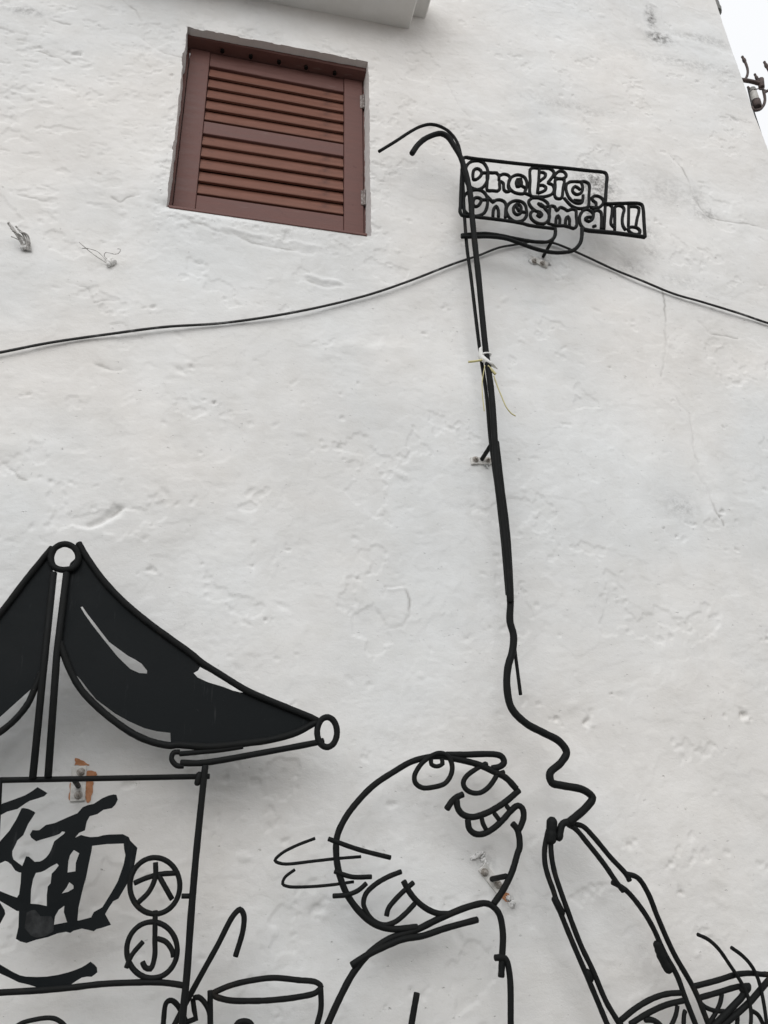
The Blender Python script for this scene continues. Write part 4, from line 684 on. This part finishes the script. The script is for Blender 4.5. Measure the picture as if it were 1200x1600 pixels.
LETTERS=[
[(1,1,[(1.0275,4.4522),(1.0548,4.4484),(1.0705,4.4246),(1.0755,4.3906),(1.0699,4.3484),(1.0577,4.3178),(1.0386,4.2922),(1.0157,4.2799),(0.9917,4.2858),(0.9733,4.3037),(0.9680,4.3368),(0.9692,4.3747),(0.9776,4.4112),(0.9993,4.4397)]),(1,1,[(1.0267,4.4041),(1.0411,4.3961),(1.0442,4.3778),(1.0318,4.3532),(1.0147,4.3371),(1.0047,4.3350),(1.0043,4.3726),(1.0111,4.3929)]),(0,0,[(1.0437,4.3808),(1.0729,4.3885)])],
[(1,1,[(1.0754,4.3890),(1.0957,4.3939),(1.1161,4.3975),(1.1264,4.3854),(1.1513,4.3985),(1.1711,4.3947),(1.1787,4.3804),(1.1701,4.3533),(1.1651,4.3240),(1.1708,4.3032),(1.1526,4.2949),(1.1434,4.3040),(1.1428,4.3414),(1.1347,4.3492),(1.1269,4.3460),(1.1232,4.3061),(1.1126,4.2909),(1.0901,4.2880),(1.0652,4.2852),(1.0674,4.3323)]),(0,0,[(1.1265,4.3870),(1.1238,4.3532)])],
[(1,1,[(1.2178,4.4076),(1.2453,4.4021),(1.2560,4.3804),(1.2558,4.3518),(1.2453,4.3213),(1.2357,4.3006),(1.2076,4.2950),(1.1832,4.3026),(1.1699,4.3218),(1.1696,4.3532),(1.1856,4.3865)]),(1,1,[(1.2205,4.3810),(1.2308,4.3688),(1.2247,4.3439),(1.2088,4.3360),(1.2055,4.3605)]),(0,0,[(1.2178,4.3789),(1.2139,4.3370)]),(0,1,[(1.2049,4.3762),(1.2243,4.3675),(1.2225,4.3482),(1.2011,4.3344)]),(0,0,[(1.2097,4.3740),(1.2333,4.3821)]),(0,0,[(1.2222,4.3450),(1.2462,4.3309)]),(0,0,[(1.2357,4.3006),(1.2650,4.2908)])],
[(1,1,[(1.2853,4.4587),(1.3292,4.4712),(1.3818,4.4774),(1.3969,4.4611),(1.3920,4.4406),(1.3745,4.4111),(1.3618,4.3893),(1.3815,4.3805),(1.3869,4.3593),(1.3758,4.3285),(1.3399,4.3041),(1.2982,4.2936),(1.2702,4.2918),(1.2653,4.3065),(1.2742,4.3841)]),(0,0,[(1.3260,4.4657),(1.3159,4.3927),(1.3015,4.3137)]),(0,1,[(1.3236,4.4425),(1.3421,4.4464),(1.3530,4.4389),(1.3469,4.4183),(1.3323,4.4024),(1.3179,4.3867)]),(0,1,[(1.3127,4.3618),(1.3337,4.3660),(1.3455,4.3573),(1.3412,4.3406),(1.3244,4.3261),(1.3028,4.3140)])],
[(1,1,[(1.4284,4.4742),(1.4492,4.4720),(1.4566,4.4524),(1.4420,4.4331),(1.4150,4.4253),(1.3963,4.4317),(1.4082,4.4569)]),(1,1,[(1.4010,4.4166),(1.4410,4.4248),(1.4305,4.3681),(1.4192,4.3150),(1.4116,4.3047),(1.3909,4.3031),(1.3848,4.3177),(1.3932,4.3701)])],
[(0,1,[(1.4511,4.3995),(1.4687,4.4159),(1.4933,4.4242),(1.5227,4.4280),(1.5447,4.4347),(1.5633,4.4255),(1.5651,4.4048),(1.5559,4.3548),(1.5437,4.2858),(1.5236,4.2709),(1.4915,4.2632),(1.4641,4.2704),(1.4457,4.2888),(1.4293,4.3139)]),(0,1,[(1.4511,4.3995),(1.4451,4.3710),(1.4469,4.3427),(1.4545,4.3188),(1.4702,4.2998),(1.4901,4.2927),(1.5117,4.3001),(1.5207,4.3192),(1.5258,4.3488)]),(0,0,[(1.4737,4.3068),(1.5132,4.3114)]),(0,1,[(1.5239,4.4272),(1.5294,4.4041),(1.5233,4.3707),(1.5076,4.3500),(1.4887,4.3446),(1.4760,4.3580),(1.4780,4.3744),(1.4919,4.3917),(1.5043,4.3861),(1.5161,4.3757)])],
[(0,1,[(1.5662,4.3377),(1.5844,4.3556),(1.6081,4.3555),(1.6232,4.3409),(1.6216,4.3199),(1.6022,4.2939),(1.5848,4.2811)]),(0,1,[(1.5666,4.3409),(1.5721,4.3229),(1.5840,4.3142),(1.5803,4.2866)]),(0,0,[(1.5508,4.2809),(1.5928,4.2827)]),(0,0,[(1.5598,4.2700),(1.5883,4.2881)])],
[(1,1,[(1.0206,4.2793),(1.0446,4.2733),(1.0579,4.2529),(1.0610,4.2229),(1.0548,4.1853),(1.0408,4.1525),(1.0151,4.1312),(0.9858,4.1242),(0.9602,4.1342),(0.9475,4.1616),(0.9475,4.2007),(0.9567,4.2328),(0.9804,4.2620)]),(1,1,[(1.0173,4.2326),(1.0315,4.2263),(1.0277,4.2073),(1.0115,4.1830),(0.9968,4.1801),(0.9937,4.2067),(1.0023,4.2266)]),(0,0,[(1.0312,4.2216),(1.0709,4.2310)])],
[(0,1,[(1.0601,4.2503),(1.0737,4.2346),(1.0849,4.2215),(1.1007,4.2353),(1.1209,4.2408),(1.1388,4.2335),(1.1449,4.2179),(1.1402,4.1775),(1.1359,4.1405)]),(0,1,[(1.0783,4.1356),(1.0853,4.1791),(1.0973,4.1980),(1.1059,4.1830),(1.1039,4.1375)]),(0,0,[(1.0802,4.2236),(1.0904,4.2287)])],
[(1,1,[(1.1961,4.2509),(1.2233,4.2485),(1.2368,4.2326),(1.2392,4.2055),(1.2378,4.1778),(1.2213,4.1475),(1.2002,4.1330),(1.1754,4.1299),(1.1548,4.1470),(1.1440,4.1782),(1.1488,4.2064),(1.1673,4.2345)]),(1,1,[(1.1993,4.2315),(1.2134,4.2220),(1.2139,4.2007),(1.2068,4.1780),(1.1888,4.1700),(1.1783,4.1847),(1.1805,4.2095)]),(0,0,[(1.1909,4.2207),(1.2029,4.1894)]),(0,0,[(1.2077,4.1873),(1.2352,4.1895)])],
[(0,1,[(1.2744,4.2833),(1.3052,4.2878),(1.3321,4.2791),(1.3468,4.2617),(1.3439,4.2472),(1.3279,4.2395),(1.3107,4.2439),(1.2984,4.2585)]),(0,0,[(1.3069,4.2555),(1.3255,4.2405)]),(0,1,[(1.2686,4.2760),(1.2558,4.2610),(1.2543,4.2453),(1.2646,4.2226),(1.2819,4.2075),(1.3015,4.2036),(1.3090,4.1913),(1.2988,4.1772),(1.2848,4.1867)]),(0,1,[(1.3249,4.2342),(1.3421,4.2068),(1.3449,4.1858),(1.3345,4.1595),(1.3097,4.1383),(1.2799,4.1388),(1.2591,4.1545),(1.2540,4.1778),(1.2621,4.1977),(1.2771,4.2097)]),(0,0,[(1.2883,4.1965),(1.3045,4.1843)])],
[(0,1,[(1.3536,4.2429),(1.3597,4.2518),(1.3773,4.2505),(1.3852,4.2304),(1.4056,4.2529),(1.4254,4.2474),(1.4368,4.2402),(1.4593,4.2523),(1.4772,4.2511),(1.4764,4.2137),(1.4711,4.1605),(1.4560,4.1419),(1.4361,4.1449),(1.4243,4.1519)]),(0,1,[(1.3702,4.1419),(1.3768,4.1827),(1.3868,4.1999),(1.3933,4.1858),(1.3890,4.1484)]),(0,1,[(1.4160,4.1504),(1.4228,4.1867),(1.4328,4.2024),(1.4395,4.1898),(1.4348,4.1508)]),(0,0,[(1.3539,4.2460),(1.3456,4.2044),(1.3366,4.1448),(1.3698,4.1388),(1.4084,4.1459),(1.4334,4.1429)])],
[(0,1,[(1.5105,4.2497),(1.4956,4.2235),(1.4897,4.1915),(1.4932,4.1646),(1.5052,4.1485)]),(0,1,[(1.5078,4.2491),(1.5332,4.2649),(1.5505,4.2589),(1.5617,4.2454),(1.5535,4.2127),(1.5344,4.1953),(1.5198,4.2018),(1.5226,4.2131),(1.5377,4.2206),(1.5561,4.2225)]),(0,1,[(1.5630,4.2550),(1.5857,4.2687),(1.6005,4.2621),(1.6009,4.2372),(1.5891,4.1608)]),(0,0,[(1.5485,4.1656),(1.5652,4.1748)])],
[(0,0,[(1.6329,4.3253),(1.6188,4.2437),(1.6036,4.1634)]),(0,1,[(1.6333,4.3095),(1.6501,4.3159),(1.6618,4.3054),(1.6567,4.2665),(1.6432,4.1984),(1.6570,4.1824)])],
[(0,0,[(1.6758,4.3018),(1.6668,4.2371),(1.6560,4.1668)]),(0,1,[(1.6763,4.3051),(1.6955,4.3190),(1.7164,4.3160),(1.7221,4.3012),(1.7122,4.2708),(1.7023,4.2312),(1.7015,4.1999),(1.7111,4.1769)])],
[(0,0,[(1.7508,4.3354),(1.7397,4.2665),(1.7281,4.1986)]),(0,1,[(1.7494,4.3223),(1.7798,4.3289),(1.7981,4.3253),(1.7963,4.3026),(1.7807,4.2584),(1.7661,4.2087)]),(1,1,[(1.7492,4.2018),(1.7750,4.1979),(1.7823,4.1805),(1.7667,4.1622),(1.7379,4.1632),(1.7238,4.1823),(1.7324,4.1956)])],
]
LETTER_R=0.0076; LETTER_Y=-0.119
PLATES=[
('stall','roof_plate',-0.189,0.0040,[(-0.4222,2.4020),(-0.4159,2.4369),(-0.3986,2.4584),(-0.4001,2.4997),(-0.3731,2.4600),(-0.3189,2.3916),(-0.2570,2.3295),(-0.1870,2.2733),(-0.1131,2.2215),(-0.0398,2.1719),(-0.0103,2.1489),(0.0574,2.1080),(0.1296,2.0673),(0.2253,2.0294),(0.3189,1.9937),(0.3382,1.9847),(0.3382,1.9823),(0.3240,1.9751),(0.2748,1.9492),(0.2054,1.9293),(0.1142,1.9158),(0.0245,1.9070),(-0.0645,1.9119),(-0.0785,1.9113),(-0.0831,1.9448),(-0.1204,1.9487),(-0.1562,1.9571),(-0.2017,1.9764),(-0.2385,1.9958),(-0.2667,2.0153),(-0.2949,2.0349),(-0.3197,2.0614),(-0.3424,2.0881),(-0.3794,2.1237),(-0.4137,2.1922)],[[(-0.3708,2.3033),(-0.3646,2.3036),(-0.3491,2.2833),(-0.3308,2.2623),(-0.3049,2.2320),(-0.2791,2.2019),(-0.2500,2.1815),(-0.2211,2.1621),(-0.1975,2.1502),(-0.1807,2.1399),(-0.1631,2.1197),(-0.1631,2.1113),(-0.1847,2.1121),(-0.2104,2.1231),(-0.2472,2.1556),(-0.2930,2.2061),(-0.3291,2.2478),(-0.3554,2.2806)],[(-0.0140,2.1354),(0.0195,2.1188),(0.0579,2.0985),(0.0963,2.0783),(0.1275,2.0625),(0.1065,2.0630),(0.0829,2.0685),(0.0592,2.0774),(0.0122,2.0903),(-0.0186,2.1036),(-0.0311,2.1164),(-0.0188,2.1248)]]),
('stall','roof_plate',-0.189,0.0040,[(-0.4579,2.4000),(-0.4756,2.4496),(-0.4704,2.4910),(-0.5013,2.4343),(-0.5362,2.3698),(-0.5663,2.3096),(-0.5863,2.2727),(-0.6398,2.1877),(-0.7220,2.0967),(-0.8603,1.9985),(-0.9980,1.9384),(-0.9911,1.9094),(-0.7592,1.8822),(-0.6245,1.9130),(-0.5395,1.9819),(-0.4704,2.0605),(-0.4568,2.0716),(-0.4468,2.1080)],[]),
('stall','letter',-0.193,0.0060,[(-0.2187,1.7791),(-0.2108,1.7780),(-0.2062,1.7659),(-0.2114,1.7528),(-0.2193,1.7442),(-0.2408,1.7400),(-0.2549,1.7293),(-0.2739,1.7241),(-0.2798,1.7103),(-0.2815,1.6891),(-0.2958,1.6830),(-0.3066,1.6674),(-0.3039,1.6709),(-0.2897,1.6777),(-0.2775,1.6744),(-0.2654,1.6721),(-0.2460,1.6729),(-0.2334,1.6763),(-0.2184,1.6778),(-0.1835,1.6784),(-0.1673,1.6708),(-0.1631,1.6623),(-0.1426,1.6440),(-0.1446,1.6200),(-0.1475,1.5890),(-0.1591,1.5585),(-0.1780,1.5224),(-0.1906,1.5165),(-0.1996,1.5018),(-0.2071,1.4872),(-0.1898,1.4622),(-0.2126,1.4556),(-0.2241,1.4536),(-0.2300,1.4489),(-0.2407,1.4517),(-0.2593,1.4560),(-0.2794,1.4518),(-0.2865,1.4472),(-0.2971,1.4500),(-0.3171,1.4471),(-0.3389,1.4395),(-0.3660,1.4345),(-0.3876,1.4282),(-0.4032,1.4323),(-0.4141,1.4386),(-0.4119,1.4647),(-0.4162,1.5008),(-0.4212,1.5010),(-0.4653,1.5253),(-0.5462,1.5603),(-0.5501,1.5825),(-0.4689,1.5474),(-0.4419,1.5369),(-0.4259,1.5315),(-0.4219,1.5388),(-0.4221,1.5647),(-0.4244,1.5884),(-0.4243,1.5894),(-0.4298,1.5903),(-0.4398,1.5950),(-0.4511,1.6088),(-0.4598,1.6150),(-0.4680,1.6182),(-0.4793,1.6124),(-0.5084,1.6039),(-0.5249,1.6117),(-0.5066,1.6386),(-0.4877,1.6642),(-0.4685,1.6903),(-0.4556,1.7183),(-0.4471,1.7451),(-0.4424,1.7459),(-0.4294,1.7434),(-0.4157,1.7369),(-0.4121,1.7337),(-0.4181,1.7211),(-0.4256,1.7070),(-0.4339,1.6790),(-0.4461,1.6667),(-0.4492,1.6560),(-0.4546,1.6408),(-0.4529,1.6301),(-0.4484,1.6209),(-0.4242,1.6045),(-0.4185,1.6279),(-0.4121,1.6271),(-0.3963,1.6146),(-0.3838,1.6148),(-0.3765,1.6180),(-0.3695,1.6240),(-0.3629,1.6331),(-0.3594,1.6423),(-0.3544,1.6631),(-0.3329,1.6808),(-0.3303,1.6855),(-0.3386,1.6872),(-0.3441,1.6810),(-0.3562,1.6764),(-0.3882,1.6675),(-0.3995,1.6638),(-0.4126,1.6725),(-0.4169,1.6803),(-0.4122,1.6912),(-0.4026,1.6903),(-0.3948,1.6910),(-0.3807,1.7034),(-0.3590,1.7079),(-0.3287,1.7219),(-0.3052,1.7319),(-0.2941,1.7468),(-0.2816,1.7522),(-0.2667,1.7553),(-0.2464,1.7694),(-0.2317,1.7759)],[[(-0.2585,1.6506),(-0.2222,1.6543),(-0.1788,1.6551),(-0.1763,1.6414),(-0.1714,1.6267),(-0.1734,1.6039),(-0.1840,1.5632),(-0.1958,1.5392),(-0.2156,1.5035),(-0.2353,1.4930),(-0.2403,1.4809),(-0.2694,1.4745),(-0.2733,1.4746),(-0.2744,1.5040),(-0.2700,1.5411),(-0.2637,1.5863),(-0.2656,1.5610),(-0.2618,1.6077),(-0.2587,1.6386)],[(-0.3033,1.6414),(-0.2884,1.6329),(-0.2940,1.6103),(-0.2924,1.5899),(-0.3121,1.5873),(-0.3136,1.6148),(-0.3112,1.6291)],[(-0.3044,1.5644),(-0.2929,1.5566),(-0.2919,1.5491),(-0.3040,1.5419),(-0.3192,1.5386),(-0.3104,1.5508)],[(-0.3089,1.5099),(-0.3082,1.4952),(-0.2974,1.4717),(-0.3287,1.4667),(-0.3288,1.4861),(-0.3218,1.5005)],[(-0.3408,1.6097),(-0.3354,1.6047),(-0.3419,1.5945),(-0.3500,1.5856),(-0.3495,1.5630),(-0.3552,1.5557),(-0.3550,1.5358),(-0.3514,1.5099),(-0.3725,1.5147),(-0.3919,1.5167),(-0.3954,1.5492),(-0.3940,1.5740),(-0.3904,1.5852),(-0.3893,1.5879),(-0.3771,1.5899),(-0.3683,1.5935),(-0.3540,1.6031)]]),
('stall','letter',-0.193,0.0060,[(-0.5457,1.7347),(-0.4963,1.7570),(-0.4679,1.7676),(-0.4425,1.7779),(-0.4279,1.7876),(-0.4150,1.7981),(-0.3887,1.7834),(-0.3956,1.7753),(-0.4094,1.7705),(-0.4293,1.7642),(-0.4367,1.7602),(-0.4579,1.7436),(-0.4822,1.7374),(-0.4979,1.7281),(-0.5415,1.7097)],[]),
('stall','letter',-0.193,0.0060,[(-0.4814,1.5318),(-0.4645,1.5204),(-0.4519,1.5043),(-0.4484,1.4946),(-0.4570,1.4733),(-0.4746,1.4596)],[]),
('stall','letter',-0.193,0.0060,[(-0.5071,1.4195),(-0.4424,1.3828),(-0.4103,1.3654),(-0.3933,1.3577),(-0.3791,1.3544),(-0.3531,1.3523),(-0.3292,1.3522),(-0.3036,1.3548),(-0.2801,1.3593),(-0.2645,1.3637),(-0.2509,1.3684),(-0.2395,1.3745),(-0.2300,1.3807),(-0.2188,1.3727),(-0.2130,1.3668),(-0.2107,1.3564),(-0.2163,1.3520),(-0.2229,1.3476),(-0.2342,1.3484),(-0.2462,1.3467),(-0.2575,1.3408),(-0.2687,1.3335),(-0.2964,1.3315),(-0.3500,1.3311),(-0.3706,1.3375),(-0.3931,1.3431),(-0.4185,1.3552),(-0.4394,1.3643),(-0.5030,1.3954)],[]),
]
BRACKETS=[
('stall', (-0.3415, 0.0, 1.873), (-0.3344, 0.0, 1.775), 0.0416, [(-0.3348, -0.008, 1.856), (-0.3338, -0.008, 1.792)], (-0.3372, -0.006, 1.8169), (-0.3265, -0.195, 1.8192), 0.0073),
('figure', (0.8829, 0.0, 1.5774), (0.9443, 0.0, 1.5037), 0.0339, [(0.8894, -0.008, 1.5609), (0.9307, -0.008, 1.5257)], (0.9117, -0.006, 1.5414), (0.9185, -0.125, 1.5508), 0.0083),
('strand', (0.9393, 0.0, 2.9975), (1.0307, 0.0, 3.0059), 0.0295, [(0.9577, -0.008, 3.0034), (1.0096, -0.008, 3.0055)], (0.9844, -0.006, 3.0069), (0.9844, -0.125, 3.0134), 0.0085),
('sign', (1.2847, 0.0, 4.0425), (1.3669, 0.0, 4.0131), 0.0313, [(1.3008, -0.008, 4.024), (1.3395, -0.008, 4.0162)], (1.3479, -0.006, 4.0589), (1.3449, -0.125, 4.0546), 0.0077),
]
SYP = -.125
def base(group):
    pts = [p for g, n, r, y, c, s, q in RODS if g == group for p in q]
    a = np.array(pts); return (float(a[:,0].mean()), SYP, float(a[:,1].min()))
SCULPT = {
 'stall': thing('stall_sculpture', base('stall'), 'black steel line drawing noodle stall with peaked sheet roof and large Chinese character', 'wall sculpture', 'black steel wall sculptures'),
 'figure': thing('figure_sculpture', base('figure'), 'black steel outline of a round headed person looking up with toothy open mouth', 'wall sculpture', 'black steel wall sculptures'),
 'strand': thing('noodle_strand_sculpture', base('strand'), 'tall double black steel strand rising from a wavy foot to a hooked top', 'wall sculpture', 'black steel wall sculptures'),
 'sign': thing('lettered_sign', base('sign'), 'black steel sign reading One Big, One Small! on the tall strand', 'sign'),
 'hand': thing('raised_arm_sculpture', base('hand'), 'long narrow loop of doubled black steel rods below the wavy foot of the strand', 'wall sculpture', 'black steel wall sculptures'),
 'bowl': thing('bowl_sculpture', base('bowl'), 'black steel outline of a bowl with double rim in the bottom right corner', 'wall sculpture', 'black steel wall sculptures'),
 'noodles': thing('chopsticks_sculpture', base('noodles'), 'two black steel chopsticks and two curved noodles crossing the bowl', 'wall sculpture', 'black steel wall sculptures'),
 'ladle': thing('ladle_sculpture', base('ladle'), 'black steel rod bent into a hook at its top, slanting up beside the stall post', 'wall sculpture', 'black steel wall sculptures'),
 'pot': thing('pot_sculpture', base('pot'), 'black steel outline of a cooking pot with oval rim, left of the person', 'wall sculpture', 'black steel wall sculptures'),
}
def make_weld(r, y, q, parent):
    pts = [Vector(p) for p in rod_pts(q, y, 0, 1)]; d0 = (pts[0]-pts[1]).normalized(); d1 = (pts[-1]-pts[-2]).normalized()
    pts = [pts[0]+d0*r*.75]+[pts[0]+d0*r*.4]+pts+[pts[-1]+d1*r*.4]+[pts[-1]+d1*r*.75]
    bm = bmesh.new(); tube(bm, pts, r, seg=12, cap=False); k = len(pts); rn = random.Random(int(1e4*pts[0].x))
    f = [.45,.82]+[1.0]*(k-4)+[.82,.45]
    for i in range(k):
        u = rn.uniform(.9, 1.06)*f[i]
        for v in list(bm.verts)[i*12:(i+1)*12]: v.co = pts[i]+(v.co-pts[i])*u
    keep(finish_smooth(link('weld', bm, M_STEEL), 80), parent)
for g, n, r, y, c, s, q in RODS:
    if n == 'weld': make_weld(r, y, q, SCULPT[g])
    else: make_rod(n, r, y, c, s, q, SCULPT[g])
o = plate('worn_patch', WORN, [], -.195+.002-.0036, .001, SCULPT['stall'], M_WORN)
for strokes in LETTERS:
    bm = bmesh.new()
    for k, (c, s, q) in enumerate(strokes): tube(bm, rod_pts(q, LETTER_Y-.0007*k, c, s), LETTER_R, bool(c), seg=8)
    keep(finish_smooth(link('letter', bm, M_STEEL)), SCULPT['sign'])
for g, n, y, th, outer, holes in PLATES: plate(n, outer, holes, y, th, SCULPT[g], M_PLATE)
for g, p0, p1, wd, bolts, r0, r1, rr in BRACKETS:
    p0, p1 = Vector(p0), Vector(p1); d = (p1-p0); L_ = d.length; d.normalize(); s = Vector((d.z, 0, -d.x))*(wd/2)
    y = min(wall_y(p0.x, p0.z), wall_y(p1.x, p1.z), wall_y((p0.x+p1.x)/2, (p0.z+p1.z)/2))
    q = [p0-s, p0+s, p1+s, p1-s]
    bp_ = piece('bracket', [(v.x, v.z) for v in q], y-.007, .004, M_ZINC, SCULPT[g], .0015)
    for b in bolts:
        bm = bmesh.new(); lathe(bm, ((0,.0125),(.002,.0125),(.0021,.0085),(.009,.0085),(.0091,.005),(.016,.005),(.0175,.0035)), (b[0], y-.0065, b[2]), (0,-1,0), 10)
        o = link('bolt', bm, M_BOLT); o.parent = bp_; o.matrix_parent_inverse = (Matrix.Translation(-Vector(SCULPT[g].location))).copy() if False else Matrix.Identity(4)
    bm = bmesh.new(); tube(bm, [(r0[0], y-.004, r0[2]), r1], rr, seg=8); keep(finish_smooth(link('standoff', bm, M_STEEL)), SCULPT[g])

bm = bmesh.new(); rn = random.Random(4)
for (x, z) in LUMPS:
    for k in range(3):
        m4 = Matrix.Translation((x+rn.uniform(-.009,.009), wall_y(x, z)-.002, z+rn.uniform(-.006,.006))) @ Matrix.Rotation(rn.uniform(0,3), 4, 'Y') @ Matrix.Diagonal((rn.uniform(.005,.012), .005, rn.uniform(.003,.008), 1))
        bmesh.ops.create_icosphere(bm, subdivisions=2, radius=1, matrix=m4)
for v in bm.verts: v.co += Vector((rn.uniform(-1,1), rn.uniform(-1,1), rn.uniform(-1,1)))*.003
link('plaster_lump', bm, M_WALLP, smooth=True).parent = wall

# ------------------------------------------------------------------ cable, ribbon, stubs
cp = []
for i, (x, z) in enumerate(CABLE): cp.append((x, min(wall_y(x, z), 0)-.012-.006*math.sin(i*1.3)**2, z))
bm = bmesh.new(); tube(bm, spline(cp, n=8), .0052, seg=7); o = finish_smooth(link('cable', bm, M_CABLE)); tag(o, 'thin black cable sagging across the white wall behind the steel strand', 'cable')
def on_y(l, y, amp=0): return [(x, y+amp*math.sin(i*1.7), z) for i, (x, z) in enumerate(l)]
yr = -.156
rib = thing('tied_ribbon', (RIB_W[2][0], yr, RIB_W[2][1]), 'scrap of white plastic and yellow string knotted round the steel strand', 'ribbon')
bm = bmesh.new()
c0 = spline(on_y(RIB_W, yr, .004), n=6); wds = np.interp(np.linspace(0,1,len(c0)), (0,.35,.7,1), (.008,.013,.018,.004))
rows = []
for i, p in enumerate(c0):
    tw = .5+1.6*i/len(c0); n_ = np.array((math.cos(tw)*.5+.4, -math.sin(tw)*.6, math.cos(tw)*.6))*wds[i]
    rows.append([bm.verts.new(p-n_), bm.verts.new(p+np.array((0,-.004,0))), bm.verts.new(p+n_)])
for a, b in zip(rows, rows[1:]):
    for j in range(2): bm.faces.new((a[j], a[j+1], b[j+1], b[j]))
o = keep(link('plastic_strip', bm, M_PLASTIC, smooth=True), rib); md = o.modifiers.new('thickness', 'SOLIDIFY'); md.thickness = .0012
bm = bmesh.new()
th_ = np.linspace(0, 2*math.pi, 15)[:-1]
kx, kz = RIB_K[1]
tube(bm, [(kx-.008+.024*math.cos(t), -.141+.018*math.sin(t), kz+.006*math.cos(t)) for t in th_], .0045, True, 6); keep(link('knot', bm, M_PLASTIC, smooth=True), rib)
for l, r in ((RIB_Y, .0024), (RIB_Y3, .0018)):
    bm = bmesh.new(); tube(bm, spline(on_y(l, yr, .003), n=6), r, seg=6); keep(link('string_end', bm, M_YELLOW, smooth=True), rib)
bm = bmesh.new(); tube(bm, spline(on_y(RIB_Y2, yr), n=4), .0042, seg=6); tube(bm, spline(on_y(RIB_L, yr), n=4), .0055, seg=6); keep(link('string_bow', bm, M_YELLOW, smooth=True), rib)

def stub(name, c, label, wires, n):
    t = thing(name, (c[0], 0, c[1]), label, 'wire stub')
    bm = bmesh.new(); r = random.Random(n)
    yb = wall_y(*c)
    for k in range(9):
        a = r.uniform(0, 6.28); q = r.uniform(0, .014); s_ = r.uniform(.006,.013)
        m4 = Matrix.Translation((c[0]+q*math.cos(a), yb-r.uniform(0,.012), c[1]+q*math.sin(a)-.004)) @ Matrix.Rotation(r.uniform(0,3), 4, 'Y') @ Matrix.Diagonal((s_*1.4, s_, s_, 1))
        bmesh.ops.create_icosphere(bm, subdivisions=2, radius=1, matrix=m4)
    for v in bm.verts: v.co += Vector((r.uniform(-1,1), r.uniform(-1,1), r.uniform(-1,1)))*.0022
    keep(link('mortar_lump', bm, M_WALLP, smooth=True), t)
    for l, r0 in wires:
        k = len(l); pts = [(x, yb-.008-.045*i/max(1, k-1)+.004*math.sin(2*i), z) for i, (x, z) in enumerate(l)]
        bm = bmesh.new(); tube(bm, spline(pts, n=5), r0, seg=6); keep(link('wire', bm, M_STUBW, smooth=True), t)
    return t
frayed = [(S1, .006)]+[([(S1[0][0]+.004*k, S1[0][1]), (S1[1][0]+.006*k-.004, S1[1][1]+.004*k), (S1[2][0]+.008*k+.004, S1[2][1]-.012-.012*(k % 3))], .0032) for k in range(1, 6)]+[(S1b, .002)]
stub('wire_stub', STUB[0], 'frayed pale wire end poking from a mortar lump, at the left edge of the wall', frayed, 2)
stub('wire_stub', STUB[1], 'thin curled wires sprouting from a mortar lump below the shutter, left', [(S2a, .0016), (S2b, .0014), (S2c, .0016)], 3)

# ------------------------------------------------------------------ things at the wall's right corner
yi = .06
ins = thing('insulator_bracket', (INS_arm[0][0], yi, INS_arm[0][1]), 'rusty brown iron bracket with upturned arms sticking out past the right corner of the wall', 'bracket')
PX = PXM_INS
def irod(name, l, wpx, ys=None, tips=False):
    pts = spline([(x, yi if ys is None else yi+ys*i/(len(l)-1), z) for i, (x, z) in enumerate(l)], n=5)
    bm = bmesh.new(); tube(bm, pts, wpx*PX/2, seg=10)
    if tips:
        a, b = Vector(pts[-1]), Vector(pts[-4]); d = (a-b).normalized()
        lathe(bm, ((-.03,wpx*PX*.5),(-.02,wpx*PX*.72),(-.008,wpx*PX*.72),(0,wpx*PX*.55),(.006,wpx*PX*.4)), a-d*.02, d, 10)
    return keep(finish_smooth(link(name, bm, M_BROWN)), ins)
irod('crossarm', INS_arm, 6.5); irod('pin', INS_a1, 4.0, tips=True); irod('pin', INS_a2, 3.6, tips=True); irod('hook', INS_a3, 4.4); irod('pin', INS_a4, 4.0, tips=True); irod('clamp', INS_cl, 9.5)
lamp = thing('wall_lamp', (LAMP[0][0], yi, LAMP[0][1]), 'small cylindrical pale lamp with grey cap and dark rim hanging under the iron bracket', 'lamp')
l0, l1, l2, l3 = [Vector((x, yi, z)) for x, z in LAMP]; dl = (l3-l0).normalized(); q = PX
bm = bmesh.new(); lathe(bm, ((0,3*q),(.25*(l1-l0).length,5*q),((l1-l0).length,5.6*q),((l1-l0).length*1.01,5.2*q)), l0, dl, 18); keep(finish_smooth(link('cap', bm, M_GREY)), lamp)
bm = bmesh.new(); lathe(bm, ((0,5.3*q),((l2-l1).length,6.4*q)), l1+dl*.001, dl, 18); keep(finish_smooth(link('shell', bm, M_LAMPW)), lamp)
bm = bmesh.new(); lathe(bm, ((0,6.7*q),((l3-l2).length*.8,7*q),((l3-l2).length,5.5*q),((l3-l2).length*.9,4.5*q)), l2+dl*.001, dl, 18); keep(finish_smooth(link('rim', bm, M_BROWN)), lamp)
bm = bmesh.new(); tube(bm, [(WIRE[0][0], yi, WIRE[0][1]), tuple(l1)], 1.8*q, seg=8); tube(bm, spline(on_y(WIRE2, yi-.02), n=4), .003, seg=6); keep(link('mount', bm, M_BROWN, smooth=True), lamp)
bm = bmesh.new(); tube(bm, spline(on_y(WIRE, yi), n=6), .0042, seg=6); tag(finish_smooth(link('wire', bm, M_CABLE)), 'thin dark wire dropping from the lamp along the right corner of the wall', 'wire')
bm = bmesh.new(); sp_ = spline(on_y(SPOUT, .06), n=5); tube(bm, sp_, .035, seg=12, r_end=.03); lathe(bm, ((-.02,.036),(.012,.034),(.014,.026)), Vector(sp_[-1]), Vector(sp_[-1])-Vector(sp_[-2]), 12)
tag(finish_smooth(link('drain_spout', bm, M_GREY)), 'dark pipe end on the right corner of the wall at the top of the picture', 'pipe')
